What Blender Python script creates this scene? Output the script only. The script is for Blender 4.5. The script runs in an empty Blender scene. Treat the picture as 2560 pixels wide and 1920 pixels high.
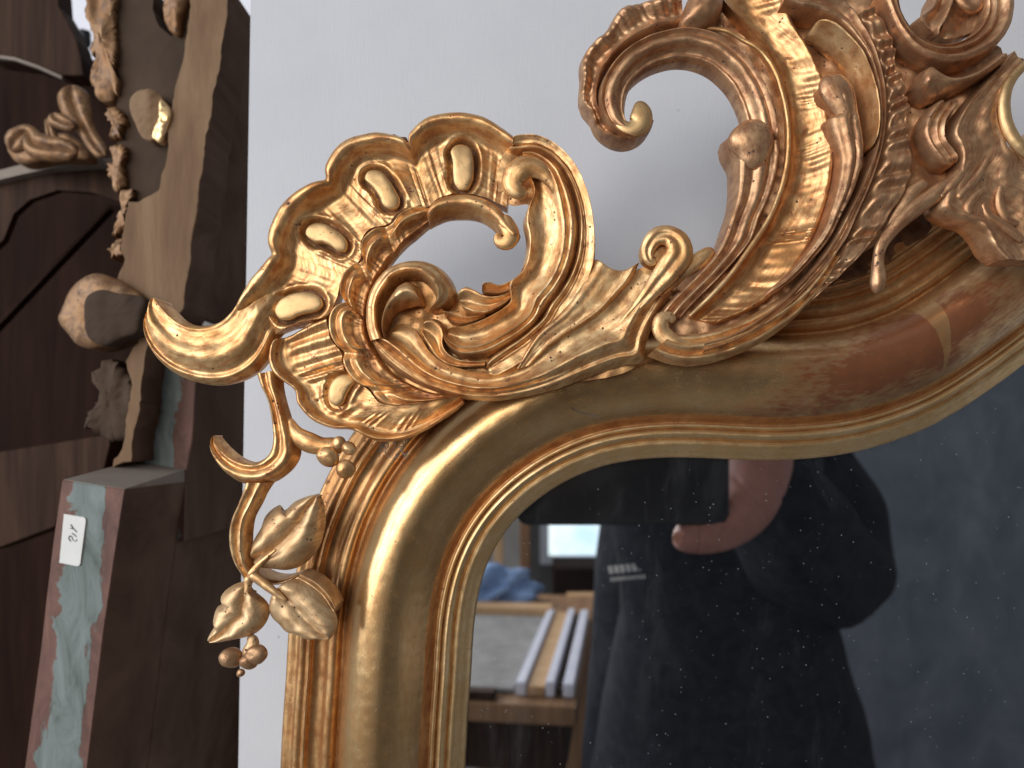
import bpy, bmesh, math, random
import numpy as np
from math import radians as RAD, pi
from mathutils import Vector
random.seed(4); RNG = np.random.RandomState(7)

# ------------------------------------------------------------------ camera, light, exposure
# World: glass of the mirror lies in the plane y = 0, the room is on the -y side, z is up.
# The origin is the point of the glass straight in front of the lens.  Metres.
scene = bpy.context.scene
COL = scene.collection
MM = 0.001
CAM_D = 270.0
cam = bpy.data.cameras.new('camera')
cam.sensor_width = 36.0
cam.lens = 24.95
cam.shift_x = -0.0195
cam.shift_y = 0.0547
cam.clip_start = 0.003
cam.clip_end = 60
cam.dof.use_dof = True
cam.dof.focus_distance = 0.232
cam.dof.aperture_fstop = 11.0
cam_o = bpy.data.objects.new('camera', cam)
cam_o.location = (0, -CAM_D * MM, 0)
cam_o.rotation_euler = (pi / 2, 0, 0)
COL.objects.link(cam_o)
scene.camera = cam_o

world = bpy.data.worlds.new('World')
scene.world = world
world.use_nodes = True
bg = world.node_tree.nodes['Background']
bg.inputs['Color'].default_value = (0.86, 0.88, 0.92, 1)
bg.inputs['Strength'].default_value = 0.35


def area(name, loc, target, w, h, power, color):
    l = bpy.data.lights.new(name, 'AREA')
    l.shape = 'RECTANGLE'
    l.size = w
    l.size_y = h
    l.energy = power
    l.color = color
    o = bpy.data.objects.new(name, l)
    o.location = loc
    d = Vector(target) - Vector(loc)
    o.rotation_euler = d.to_track_quat('-Z', 'Y').to_euler()
    COL.objects.link(o)
    return o


# daylight of the workshop: a tall window on the left of the photographer, a lower one far behind
area('side_window_light', (-1.35, -0.95, 0.40), (0, 0, 0.05), 1.3, 1.5, 27, (0.90, 0.95, 1.0))
area('rear_window_light', (-0.82, -2.2, 0.30), (-0.05, -0.45, -0.2), 1.3, 1.1, 24, (1.0, 0.95, 0.88))

vs = scene.view_settings
vs.view_transform = 'Standard'
vs.look = 'None'
vs.exposure = 0.0
vs.gamma = 1.0
vs.use_curve_mapping = False
scene.cycles.use_denoising = True
scene.cycles.max_bounces = 7
scene.cycles.glossy_bounces = 5
scene.cycles.sample_clamp_indirect = 6.0

# Drawing data, millimetres: name: (height above the glass, [(x, z) or (x, z, half width), ...])
PTS={
'sight':(4,[(-32.99,-284.89),(-29.99,-224.92),(-26.99,-157.44),(-26.39,-140.95),(-25.49,-122.95),(-24.59,-104.96),(-23.39,-88.47),(-22.34,-70.47),(-20.84,-59.68),(-18.74,-50.98),(-15.74,-43.48),(-11.7,-36.29),(-6.3,-29.54),(0.15,-23.54),(8.85,-17.39),(17.09,-13.05),(25.19,-9.9),(35.24,-7.65),(46.78,-6.45),(63.13,-6.45),(74.97,-7.05),(86.22,-7.5),(102.41,-6.9),(118.76,-4.95),(134.95,-0.6),(151.29,6),(165.24,14.39),(184.43,28.19),(202.42,42.73),(220.42,57.73),(250.41,80.97),(287.89,101.96),(325.38,112.46)]),
'field_o':(37,[(-98.71,42.87),(-95.86,48.1),(-93.48,52.85),(-90.16,56.88),(-87.21,61.21),(-87.78,66.91),(-86.12,72.61),(-83.51,77.36),(-79.23,81.63),(-74.48,84.24),(-69.25,86.48),(-68.3,91.61),(-65.69,95.88),(-61.18,99.68),(-55.48,101.34),(-48.83,101.58),(-44.08,100.54),(-41.3,99.02),(-40.4,101.49),(-38.26,103.96),(-34.46,106.81),(-29.23,108.23),(-24.01,108.47),(-18.31,107.76),(-13.56,105.86),(-9.28,103.01),(-5.72,100.25)]),
'field_i':(37,[(-85.88,34.79),(-75.9,38.59),(-66.88,40.97),(-64.03,46.67),(-62.6,52.66),(-61.18,55.51),(-57.38,57.88),(-55.95,60.26),(-56.19,62.63),(-55.95,65.48),(-53.1,69.28),(-47.4,70.71),(-45.5,72.61),(-43.13,75.46),(-40.28,75.93),(-36.48,76.88),(-35.41,76.17),(-33.51,76.88),(-31.61,78.78),(-29.71,79.73),(-26.86,80.44),(-24.01,80.68),(-21.16,80.59),(-17.83,80.21),(-14.51,79.26),(-11.66,77.83),(-8.33,76.41)]),
'bead1':(38,[(-26.51,95.47),(-25.09,96.89),(-22.72,97.22),(-20.6,96.18),(-19.41,93.11),(-19.18,89.32),(-19.74,85.06),(-21.54,82.46),(-23.91,82.32),(-25.42,84.12),(-25.99,87.43),(-26.08,91.21)]),
'bead2':(38,[(-54.98,86.48),(-54.18,88.14),(-52.05,88.85),(-49.68,88.28),(-47.32,85.92),(-44.95,82.23),(-43.54,78.92),(-44.1,76.65),(-46.37,75.84),(-48.74,76.93),(-50.16,79.86),(-52.05,82.7)]),
'bead3':(38,[(-74.54,68.04),(-73.69,70.17),(-71.09,71.44),(-68.25,71.11),(-64.94,69.22),(-62.1,67.09),(-60.82,64.73),(-61.39,62.46),(-63.52,61.89),(-65.88,63.54),(-68.48,64.82),(-71.8,65.29)]),
'bead4':(38,[(-84.66,42.69),(-83.38,45.52),(-80.31,47.65),(-76.53,48.6),(-72.74,48.36),(-69.67,46.71),(-68.96,44.58),(-70.38,42.69),(-73.45,41.74),(-76.53,41.03),(-79.36,39.61),(-82.91,39.75)]),
'bead5':(38,[(-67.09,14.71),(-66.81,17.37),(-65.32,20.03),(-62.83,21.59),(-60.35,21.38),(-58.4,19.5),(-59.82,17.37),(-61.24,14.89),(-62.48,12.23),(-64.25,11.16),(-66.38,12.23)]),
'horn_o':(37,[(-87.31,59.73),(-90.39,56.41),(-93.48,52.37),(-95.86,48.1),(-98.71,42.87),(-102.98,39.07),(-108.68,37.64),(-113.91,38.83),(-117.71,41.68),(-120.56,44.77),(-122.65,46.48)]),
'horn_i':(37,[(-75.9,39.07),(-83.03,36.22),(-85.88,32.89),(-87.78,28.14),(-91.58,22.92),(-99.18,18.88),(-108.68,18.64),(-118.66,22.68),(-125.07,29.57),(-126.73,37.17),(-123.22,46.29)]),
'fan_o':(36,[(-85.56,32.73),(-86.92,29.86),(-87.35,26.29),(-86.63,23.07),(-84.48,20.56),(-81.98,18.77),(-79.47,16.98),(-78.4,14.84),(-78.04,12.33),(-76.25,9.47),(-73.39,6.61),(-69.81,4.82),(-65.88,3.75),(-61.23,3.57),(-58.37,2.67),(-55.86,1.24),(-52.28,-0.19),(-47.99,-0.55),(-43.7,-0.01),(-39.76,1.24),(-34.75,3.75),(-30.1,6.61),(-25.45,9.83),(-22.59,12.33)]),
'fan_i':(36,[(-67.67,40.96),(-67.13,35.95),(-65.16,31.65),(-63.02,29.15),(-62.48,26.29),(-61.94,23.78),(-60.87,21.63),(-59.44,20.02),(-57.65,18.59),(-55.5,17.7),(-53.71,16.27),(-52.28,14.48),(-50.49,12.51),(-47.99,11.62),(-45.49,11.26),(-42.98,11.37),(-40.12,11.62),(-37.26,11.97),(-34.39,12.51),(-31.53,13.12),(-29.03,13.69),(-26.88,14.05),(-25.09,14.3),(-23.66,14.55)]),
'lobe_o':(38,[(-31.95,75.13),(-34.31,76.08),(-37.62,76.55),(-40.93,75.51),(-43.54,73.48),(-45.43,71.11),(-48.97,70.17),(-51.81,69.36),(-54.65,67.09),(-55.93,64.25),(-55.83,61.42),(-55.12,59.29),(-58.43,57.87),(-61.27,55.27),(-62.69,51.48),(-62.69,48.17),(-61.27,45.33),(-59.85,44.39),(-59.99,45.22),(-64.61,43.8),(-66.56,40.61),(-66.91,37.41),(-66.03,33.51),(-64.25,31.03),(-62.12,29.25),(-62.3,26.06),(-61.41,22.87),(-59.29,20.03),(-56.45,17.9),(-53.96,17.19),(-52.19,14.71),(-49.71,12.23),(-46.52,11.34),(-42.26,11.34),(-37.29,11.87),(-32.33,12.76),(-28.07,13.65),(-24.17,14.36)]),
'lobe_i':(38,[(-31.95,72.06),(-34.08,70.88),(-36.68,68.75),(-39.04,66.62),(-41.41,64.73),(-43.3,62.83),(-45.19,60.71),(-46.61,58.81),(-47.32,57.87),(-48.5,55.74),(-49.92,54.08),(-51.58,51.96),(-52.76,49.59),(-53.47,47.23),(-53.94,44.86),(-54.27,42.97),(-54.56,41.55),(-54.65,40.13),(-54.6,39.19),(-54.5,38.12),(-54.32,37.06),(-53.96,35.28),(-53.26,32.8),(-52.19,30.32),(-50.77,27.83),(-49,25.35),(-46.87,22.87),(-44.39,20.74),(-41.9,19.32),(-39.07,17.9),(-35.87,16.48),(-32.68,15.6),(-29.84,15.06),(-27.36,14.78),(-25.59,14.64),(-24.52,14.5),(-23.81,14.43),(-23.1,14.36)]),
'arc_o':(39,[(-34.4,74.57),(-32.28,77.16),(-29.45,78.95),(-24.27,80.08),(-19.09,79.75),(-14.38,78.34),(-10.62,75.75),(-7.79,72.69),(-5.67,69.63),(-3.79,67.27)]),
'arc_i':(39,[(-33.93,70.48),(-31.81,71.61),(-28.51,72.92),(-23.8,73.4),(-19.57,73.16),(-16.27,72.08),(-13.68,70.33),(-11.79,68.45),(-10.38,66.8),(-8.26,64.92)]),
'arc_hook':(40,[(-10.34,72.37,2.58),(-7.99,69.33,2.72),(-6.91,66.51,2.91),(-7.99,64.4,2.91),(-10.1,64.4,2.34),(-10.81,65.81,1.59),(-10.01,66.75,0.94)]),
'volute_o':(40,[(-52.54,31.99),(-53.77,36.21),(-54.05,40.43),(-53.6,45),(-52.19,49.22),(-49.9,52.74),(-46.74,55.73),(-42.52,57.66),(-38.3,58.36),(-33.73,57.84),(-30.21,56.43),(-27.4,53.79),(-25.64,50.98),(-24.76,48.17),(-25.29,45.7),(-27.04,43.59),(-29.51,42.19),(-32.14,41.76)]),
'volute_i':(40,[(-47.62,32.69),(-48.67,35.86),(-49.13,39.02),(-49.02,42.54),(-47.79,46.06),(-46.03,48.87),(-44.28,51.15),(-42.17,52.39),(-39.7,52.81),(-37.59,52.67),(-35.66,51.96),(-34.08,50.8),(-32.85,49.4),(-31.79,47.81),(-31.33,46.23),(-31.79,44.47),(-32.85,43.24),(-34.08,42.54)]),
'cres_o':(42,[(-47.45,32.58),(-48.42,36.59),(-47.9,40.77),(-46.33,44.96),(-44.41,47.92),(-42.32,50.36),(-39.71,51.23),(-37.27,49.84),(-35.87,47.05),(-35.45,44.43)]),
'cres_i':(42,[(-47.24,32.48),(-47.31,35.89),(-46.51,38.68),(-44.87,41.05),(-42.85,42.45),(-40.58,43.28),(-38.84,43.74),(-37.62,43.98),(-36.5,43.84),(-35.59,43.84)]),
'main_o':(40,[(-47.44,34.1),(-42.52,37.62),(-38.65,36.56),(-35.84,32.69),(-33.02,28.47),(-28.45,24.96),(-23.18,23.2),(-16.14,21.79),(-9.11,22.49),(-2.08,25.31),(1.74,28.16),(6.43,31.44),(11.12,34.49),(15.8,37.3),(20.02,39.88),(23.78,42.69),(27.06,45.98),(30.11,49.26),(32.68,52.77),(34.56,55.82)]),
'main_i':(40,[(-52.72,32.34),(-50.25,27.77),(-46.39,23.72),(-41.46,20.38),(-35.84,17.57),(-30.21,15.64),(-24.93,14.23),(-19.66,13.35),(-10.87,13.17),(-0.32,14.76),(8.47,17.04),(16.74,20.19),(25.18,23.23),(30.81,24.88),(36.9,25.81),(37.61,31.21),(39.48,36.83),(41.59,41.05),(43.94,44.8),(46.28,48.55)]),
'tail_curl':(43,[(28.56,37.28,0.74),(35.96,45.14,2.22),(40.59,50.7,3.47),(44.75,55.79,4.4),(47.3,59.95,4.54),(46.6,63.42,4.07),(43.83,65.74,3.33),(40.59,65.6,3.05),(38.04,63.1,2.68),(37.26,60.18,2.13),(38.51,57.64,1.57),(40.36,57.64,0.83)]),
'tail_side':(41,[(40.95,46.94,1.12),(45.61,51.61,2.24),(49.82,55.35,2.71),(54.02,58.15,2.8),(57.29,60.72,2.1),(59.15,61.88,1.12)]),
'armo_o':(39,[(-8.26,96.94),(-5.44,99.06),(-1.67,99.67),(2.57,99.06),(6.81,97.18),(11.05,93.65),(14.81,88.94),(17.64,82.81),(19.52,76.22),(20.56,69.63),(20.84,63.03),(20.46,57.85),(19.05,52.67),(16.7,47.49),(13.4,42.31),(11.34,38.49),(7.45,33.19),(2.86,28.95),(-2.08,25.42),(-6.68,22.59),(-11.97,20.65),(-14.8,21.88)]),
'armo_i':(39,[(-8.26,94.59),(-5.91,93.65),(-3.08,93.88),(0.69,94.12),(4.45,92.7),(8.22,89.64),(11.05,85.64),(13.17,80.93),(14.58,75.75),(15.19,70.1),(14.81,63.98),(13.64,58.33),(11.52,53.15),(8.69,48.44),(5.39,44.2),(2.86,39.9),(-1.38,36.01),(-5.97,32.48),(-9.85,30.01),(-12.68,27.89),(-14.45,25.77),(-15.15,23.65)]),
'armi_o':(41,[(-3.06,93.07),(0.68,93.3),(4.41,91.9),(8.15,88.87),(10.95,84.9),(13.05,80.23),(14.45,75.09),(15.06,69.49),(14.69,63.42),(13.52,57.82),(11.42,52.69),(8.62,48.02),(5.35,43.81),(1.44,37.8),(-3.47,33.6),(-9.07,30.1),(-14.32,27.47),(-19.57,26.6),(-23.07,26.95),(-26.23,29.05),(-28.33,31.85),(-28.96,34.65)]),
'armi_i':(41,[(-1.19,87.23),(-0.72,84.43),(0.21,81.63),(0.21,78.83),(-1.19,76.03),(-2.36,73.23),(-2.82,69.96),(-2.12,66.69),(-1.8,63.89),(-2.12,60.15),(-2.82,56.89),(-4.46,54.09),(-7.72,51.28),(-7.32,45.5),(-9.42,43.23),(-12.57,41.3),(-16.07,39.55),(-19.57,38.15),(-22.37,37.28),(-24.48,36.93),(-26.23,36.4),(-27.63,35.7)]),
'arm_curl':(43,[(9.47,76.75,0.93),(6.92,82.77,2.22),(2.99,86.7,3.05),(-1.41,87.86,3.79),(-5.11,85.55,3.98),(-5.9,82.07,3.61),(-3.72,79.9,2.68),(-1.41,80.36,1.39)]),
'leaf1_o':(41,[(-16.25,48.31),(-16.07,51.11),(-13.97,51.63),(-10.82,50.58),(-7.32,51.81),(-4.17,54.08),(-2.42,57.76)]),
'leaf1_i':(41,[(-16.07,47.96),(-15.02,47.54),(-12.92,47.26),(-10.12,47.43),(-7.32,48.31),(-4.52,50.41),(-1.37,54.96)]),
'leaf2_o':(41,[(-23.95,46.21),(-24.06,47.96),(-23.07,49.53),(-21.67,50.23),(-18.87,49.18),(-16.07,47.68),(-12.57,46.91),(-9.07,47.43),(-5.57,49.36)]),
'leaf2_i':(41,[(-23.43,44.8),(-22.72,43.4),(-21.32,42),(-19.57,41.13),(-17.12,40.6),(-14.67,40.78),(-11.52,42.35),(-8.37,44.45),(-4.87,47.96)]),
'leaf3_o':(40,[(-28.98,41.84),(-28.1,42.01),(-25.64,41.13),(-22.12,40.08),(-18.6,40.25),(-15.09,41.13)]),
'leaf3_i':(40,[(-28.45,40.43),(-27.04,38.67),(-24.93,37.62),(-21.77,37.62),(-18.6,38.49),(-15.09,40.08)]),
'leaf4_o':(41,[(-35.33,37.8),(-33.58,39.2),(-31.48,39.55),(-29.03,37.8),(-28.33,35.35),(-28.68,31.85),(-27.63,29.05),(-24.48,26.6),(-19.57,25.55),(-15.02,25.55)]),
'leaf4_i':(41,[(-35.5,35.35),(-34.98,32.9),(-33.93,30.8),(-32.88,29.05),(-32.18,28),(-30.78,26.6),(-28.33,24.85),(-24.83,23.8),(-19.57,23.62),(-15.37,23.97)]),
'shell_ground':(33,[(-53.6,49.63),(-48.16,55.79),(-39.83,58.69),(-31.13,56.52),(-26.42,49.63),(-23.88,48.91),(-17.36,48.18),(-11.2,47.09),(-2.14,52.17),(4.38,64.13),(13.44,63.4),(15.62,56.88),(13.08,46.01),(21.12,56.31),(29.81,54.38),(37.06,57.76),(44.31,58.73),(44.31,51),(38.51,37.95),(37.54,28.29),(8.73,18.1),(-9.39,14.12),(-23.88,14.84),(-42,21),(-51.78,29.34),(-55.05,38.76)]),
'crc_o':(43,[(33.18,96.33),(28.56,97.72),(24.85,100.03),(22.54,103.73),(21.38,107.44),(21.61,112.99),(23.47,117.62),(26.7,122.24),(31.33,126.41),(36.89,129.42),(42.44,131.27),(47.99,132.19),(54.01,131.73),(60.03,129.65),(65.58,125.95),(70.21,121.32),(73.91,115.77),(76.69,109.29),(78.54,102.81),(79.46,96.33)]),
'crc_i':(43,[(32.72,102.34),(30.64,104.2),(30.18,106.51),(30.18,108.36),(30.41,110.21),(31.1,112.99),(32.72,116),(35.5,118.77),(39.2,121.09),(42.9,122.48),(46.6,123.26),(50.77,123.26),(54.93,122.24),(58.64,120.39),(61.88,117.62),(64.65,114.38),(66.5,111.14),(67.89,107.9),(68.82,104.66),(69.28,101.42)]),
'crc_ball':(44,[(26.36,104.2,1.2),(28.2,101.2,2.07),(31.43,99.59,2.76),(34.51,101.2,3.5),(35.11,104.43,3.59),(34.51,107.19,2.4),(33.73,108.8,1.01)]),
'crl_o':(40,[(39.72,103.7),(38.31,100.88),(35.03,98.07),(29.87,96.43),(24.24,98.07),(20.49,101.35),(18.62,105.1),(15.8,108.85),(15.34,112.61),(15.71,117.3),(15.43,121.05),(16.27,125.27),(19.56,129.25),(23.31,132.3),(25.18,136.05),(27.06,138.86),(29.87,140.97),(33.15,142.38),(37.37,142.85),(43,144.02),(47.69,145.43)]),
'crl_i':(40,[(36.9,101.82),(35.5,99.95),(33.15,98.3),(28.93,99.24),(25.18,101.59),(23.31,104.17),(22.13,106.98),(21.52,108.85),(21.43,111.67),(21.81,114.48),(22.84,117.3),(24.24,120.11),(26.59,123.39),(29.4,126.2),(32.22,128.31),(35.03,129.96),(37.84,131.36),(40.66,132.3),(43.47,133.1),(46.75,133.71),(50.03,133.94)]),
'lump':(43,[(47.44,132.19),(47.99,136.13),(49.38,139.83),(51.23,143.53),(60.95,143.53),(60.95,137.98),(58.64,133.81),(54.47,131.27),(50.31,131.04)]),
'flank_o':(42,[(62.61,98.15),(63.31,94.89),(65.64,90.25),(65.87,86.53),(65.77,81.88),(64.94,76.3),(63.08,70.72),(60.75,63.94),(57.97,58.82),(53.78,54.17),(48.67,49.06),(44.02,44.41),(40.77,40.23)]),
'flank_i':(42,[(79.81,100.47),(80.51,96.75),(80.51,92.1),(79.81,87.46),(78.42,82.34),(76.56,77.23),(74.23,72.58),(71.45,64.87),(66.33,58.36),(61.22,52.78),(56.11,47.67),(51.92,43.48),(48.67,39.77)]),
'bulb':(44,[(70.36,87.15,2.76),(71.05,91.3,5.3),(70.82,95.44,7.37),(70.13,99.13,7.14),(69.44,101.66,4.61),(68.98,103.05,2.07)]),
'ridge':(44,[(48.24,131.15,0.46),(56.07,132.3,0.55),(62.06,131.38,0.65),(68.05,128.39,0.69),(74.04,124.47,0.74),(78.19,118.02,0.78),(80.72,110.65,0.78),(82.11,103.28,0.78),(82.43,96.36,0.78),(82.11,90.37,0.78),(80.96,83.92,0.78),(78.19,75.63,0.78),(74.5,68.26,0.78),(69.9,61.53,0.78),(65.29,55.08,0.78),(59.76,48.63,0.74),(54.69,43.56,0.65),(50.55,39.65,0.46)]),
'flute_o':(41,[(60.18,144.8),(67.18,136.39),(75.12,127.06),(78.85,120.52),(81.88,112.12),(83.29,104.65),(83.61,97.64),(83.29,91.57),(82.12,85.04),(79.32,76.64),(75.58,69.17),(72.69,65.15),(68.02,58.15),(62.42,51.14),(56.82,45.08),(51.68,40.17)]),
'flute_i':(41,[(81.65,144.8),(85.39,134.53),(90.05,126.59),(94.26,117.72),(95.66,110.25),(96.12,104.65),(96.59,99.98),(97.99,92.98),(97.52,85.97),(95.66,76.64),(92.86,69.17),(90.9,64.22),(86.23,56.28),(80.16,48.34),(70.83,42.27),(60.55,38.07)]),
'spa_o':(44,[(88.88,131.38),(93.02,129.08),(97.63,125.85),(101.32,122.17),(104.08,117.1),(105.92,111.57),(107.3,105.12),(107.77,98.67),(107.3,93.6)]),
'spa_i':(44,[(91.64,134.61),(96.25,133.22),(101.32,129.08),(105,124.47),(107.77,118.94),(109.61,113.41),(110.76,106.96),(110.76,100.51),(109.61,94.06)]),
'spb_o':(44,[(79.66,138.75),(84.27,136.91),(91.18,135.53),(97.63,132.76),(103.16,127.23),(106.84,121.71),(109.15,115.26),(110.53,107.88),(110.76,100.51),(109.61,93.14),(107.3,87.15),(104.54,80.24),(100.85,73.33),(97.17,66.42),(93.02,59.69),(87.03,52.32),(80.58,45.41),(73.21,39.42),(64,33.89),(54.78,31.12)]),
'spb_i':(44,[(80.58,142.9),(87.03,142.44),(96.25,141.98),(101.78,138.75),(105.92,132.76),(109.15,126.31),(111.68,118.02),(112.93,110.19),(113.11,103.28),(112.37,95.9),(110.3,87.61),(107.3,79.32),(103.62,71.02),(100.85,64.57),(96.25,57.85),(90.26,50.94),(83.35,44.02),(75.51,38.03),(66.3,32.04),(54.78,27.9)]),
'ruf_o':(41,[(104.99,137.33),(107.33,133.59),(109.2,129.86),(110.83,126.12),(112,122.39),(113.16,118.65),(113.86,115.38),(114.33,111.65),(114.52,108.38),(114.61,104.65),(114.43,100.91),(113.96,97.18),(113.16,92.98),(111.76,88.77),(110.13,84.1),(107.8,78.04),(104.99,71.97),(102.19,65.43),(100.33,62.82),(96.59,57.21),(92.39,52.55),(90.05,49.28),(85.39,44.61)]),
'ruf_i':(41,[(110.6,139.19),(112.93,134.99),(115.73,131.26),(117.13,126.59),(117.6,123.32),(116.9,120.52),(119.47,117.72),(120.4,113.98),(120.87,111.18),(122.27,108.38),(121.57,103.71),(122.27,99.98),(122.74,95.31),(123.2,90.64),(123.2,85.97),(120.87,79.9),(116.67,73.37),(112.46,67.3),(110.6,64.22),(104.99,58.15),(98.93,52.08),(94.26,48.34),(89.12,43.21)]),
'base_o':(43,[(94.73,61.8),(89.64,54.4),(84.09,48.38),(77.61,44.22),(70.21,40.05),(62.34,36.81),(55.4,34.96),(49.84,34.27),(47.07,34.5),(46.14,34.96)]),
'base_i':(43,[(99.36,58.1),(95.2,50.7),(89.18,43.29),(82.24,36.81),(73.91,31.26),(64.65,27.1),(56.32,24.78),(49.38,24.32),(43.37,25.48),(37.81,27.56)]),
'base_curl':(44,[(52.85,29.97,1.84),(47.78,30.66,2.67),(43.63,32.74,2.95),(41.42,35.96,2.86),(42.25,38.96,2.58),(44.56,39.19,1.94),(45.39,37.57,1.11)]),
'bl_o':(44,[(91.27,112.49),(92.33,109.27),(94.63,106.04),(95.79,103.74),(93.85,102.12),(94.63,98.21),(96.25,93.6),(97.4,89.91),(97.17,84.85),(95.79,78.4),(93.94,71.95),(91.64,66.42),(87.03,59.69),(80.58,52.32),(74.13,46.79)]),
'bl_i':(44,[(98.55,118.02),(101.32,115.26),(103.62,110.65),(104.77,106.04),(105.69,100.97),(106.61,96.36),(106.84,93.14),(106.38,88.99),(105,83.92),(102.7,77.93),(99.47,71.95),(96.25,65.49),(91.64,59.23),(84.27,51.4),(75.97,45.41)]),
'bl_head':(46,[(100.42,100.08,2.01),(99.28,105.1,3.65),(97.22,109.67,4.93),(95.4,112.87,4.75),(94.3,114.92,3.2),(93.93,116.15,1.37)]),
'twig':(43,[(141.35,89.18,1.53),(136.15,83.97,2.15),(130.25,79.46,2.64),(124,74.95,2.85),(118.79,70.44,2.5),(115.5,66.62,2.15),(113.41,63.49,2.01),(112.37,60.02,1.87),(112.13,56.21,2.08),(112.2,52.73,2.43),(111.78,49.61,2.15),(111.23,47.53,0.97)]),
'twig2':(41,[(127.89,83.66,1.75),(123.34,80.16,2.31),(120.19,75.26,2.1),(117.04,70.71,1.61),(114.59,66.85,1.19),(112.84,64.4,0.7)]),
'scr_o':(43,[(110.81,142.84),(112.89,137.28),(114.63,133.12),(116.71,129.3),(119.14,126.18),(122.26,123.4),(126.08,121.32),(130.94,119.93),(136.15,119.93),(141.35,121.32),(145.87,123.75),(149.68,126.87),(152.46,130.69),(153.85,134.85),(154.2,139.02),(153.85,142.84)]),
'scr_i':(43,[(117.41,142.84),(117.93,138.67),(119.14,135.2),(120.88,132.43),(122.61,130.34),(125.39,128.61),(128.51,127.22),(131.29,126.87),(134.07,127.05),(136.84,127.91),(139.62,129.3),(142.05,131.38),(143.78,133.81),(144.82,136.59),(145.17,138.67),(144.82,142.84)]),
'inl_o':(41,[(129.29,144.1),(128.24,139.89),(125.79,137.09),(123.34,135.34),(124.74,132.89),(127.89,130.44)]),
'inl_i':(41,[(135.95,144.1),(134.9,139.89),(133.85,136.74),(133.15,134.64),(131.39,132.19),(130.34,129.74)]),
'bowl_o':(39,[(136.43,145.35),(135.72,141.12),(134.66,137.94),(133.6,135.11),(132.19,131.93)]),
'bowl_i':(39,[(148.08,145.35),(148.08,141.12),(147.02,136.88),(143.49,132.99),(137.13,130.17)]),
'bowl_curl':(42,[(136.75,144.16,1.74),(138.84,141.03,1.92),(141.63,139.28,1.74),(144.07,139.98,1.39),(144.77,141.72,0.84)]),
'claw_o':(44,[(123.11,113.87),(124.84,118.02),(126.56,119.4),(128.64,118.02),(131.4,115.95),(135.55,115.26),(139.69,116.29),(143.5,118.71),(147.64,122.17)]),
'claw_i':(44,[(124.84,110.76),(126.22,109.55),(127.95,109.04),(130.02,109.55),(132.09,110.59),(135.55,111.8),(139,113.35),(144.19,115.95),(151.1,120.78)]),
'sleaf_o':(42,[(130.47,109.3),(127.68,106.51),(125.59,102.68),(124.89,98.84),(125.94,94.66),(128.03,91.18),(131.17,88.39),(134.66,87.69)]),
'sleaf_i':(42,[(138.14,110),(136.4,106.51),(133.96,103.03),(133.26,99.54),(133.96,96.4),(135.7,94.31),(137.1,92.22),(137.62,89.78)]),
'plate_o':(41,[(154.5,125.19),(148.9,118.89),(142.95,112.23),(138.05,105.93),(134.9,98.93),(137.35,92.28),(135.95,85.06),(131.39,78.76),(130.69,74.56),(135.95,71.06),(141.55,69.31),(145.4,65.45),(147.5,61.6),(151.35,58.1)]),
'plate_i':(41,[(159.76,122.39),(155.9,118.19),(153.1,113.98),(151.7,109.43),(152.05,104.18),(153.45,98.93),(155.55,94.52),(160.11,91.71),(162.91,88.56),(163.61,83.66),(164.31,78.06),(165.01,71.76),(165.36,66.5),(165.36,58.1)]),
'rim':(43,[(159.06,120.97,1.18),(154.89,116.81,1.56),(152.81,112.99,1.8),(152.04,108.48,1.94),(152.53,103.27,2.01),(154.2,98.41,2.08),(156.97,94.59,2.15),(161.14,91.47,2.15)]),
'fold1':(44,[(141.77,90.51,0.76),(138.66,86.37,1.24),(134.86,81.87,1.38),(131.4,78.07,0.9)]),
'fold2':(44,[(146.95,90.86,0.76),(144.53,86.37,1.17),(140.73,81.53,1.38),(136.93,77.73,1.04)]),
'fold3':(44,[(145.22,80.49,0.83),(142.11,77.73,1.38),(140.39,74.62,1.38),(141.08,72.2,0.83)]),
'fold4':(44,[(145.22,76.35,0.76),(146.95,72.54,1.45),(150.75,69.78,1.59),(154.55,67.02,1.59),(158.35,63.91,1.04)]),
'fold5':(45,[(151.12,82.2,0.69),(150.43,78.07,1.24),(151.12,73.94,1.38),(153.18,70.85,1.24),(156.62,69.47,1.03)]),
'crest_ground':(35,[(52.56,139.97),(76.13,148.59),(114.45,148.59),(115.79,143.56),(122.26,129.55),(136.63,123.44),(154.96,129.91),(154.96,113.38),(155.32,98.79),(151.73,73.64),(137.35,78.67),(122.98,73.64),(116.87,67.17),(95.29,52.01),(89.93,44.82),(70.29,30.93),(43.94,29.01),(41.06,38.59),(59.75,56.32),(69.81,78.64),(77.47,97.81),(79.39,104.99),(74.6,119.84),(66.93,128.95),(59.75,133.74)]),
'stem_o':(35,[(-91.89,21.68),(-90.21,17.37),(-88.29,14.01),(-87.1,8.74),(-86.52,2.99),(-86.86,-1.8),(-88.53,-5.15),(-91.89,-7.31),(-95.72,-6.59),(-99.55,-4.19),(-102.67,-1.08),(-104.44,0.98),(-105.06,1.56)]),
'stem_i':(35,[(-83.74,23.12),(-83.5,17.85),(-82.78,14.01),(-81.35,9.22),(-79.91,4.43),(-78.47,0.12),(-77.75,-4.67),(-79.91,-9.12),(-86.62,-14.15),(-95.72,-14.87),(-102.91,-10.55),(-106.64,-2.65),(-105.54,1.47)]),
'bbranch':(35,[(-81.35,7.31,1.15),(-78.23,1.56,2.97),(-74.16,-0.84,3.45),(-69.85,-2.04,2.97),(-65.54,-2.04,2.78),(-62.42,-2.75,1.92)]),
'berryA':(38,[(-67.54,-5.56,3.88),(-61.86,-9.58,3.59),(-60.92,-2.72,2.65),(-63.75,-0.83,2.36)]),
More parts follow.
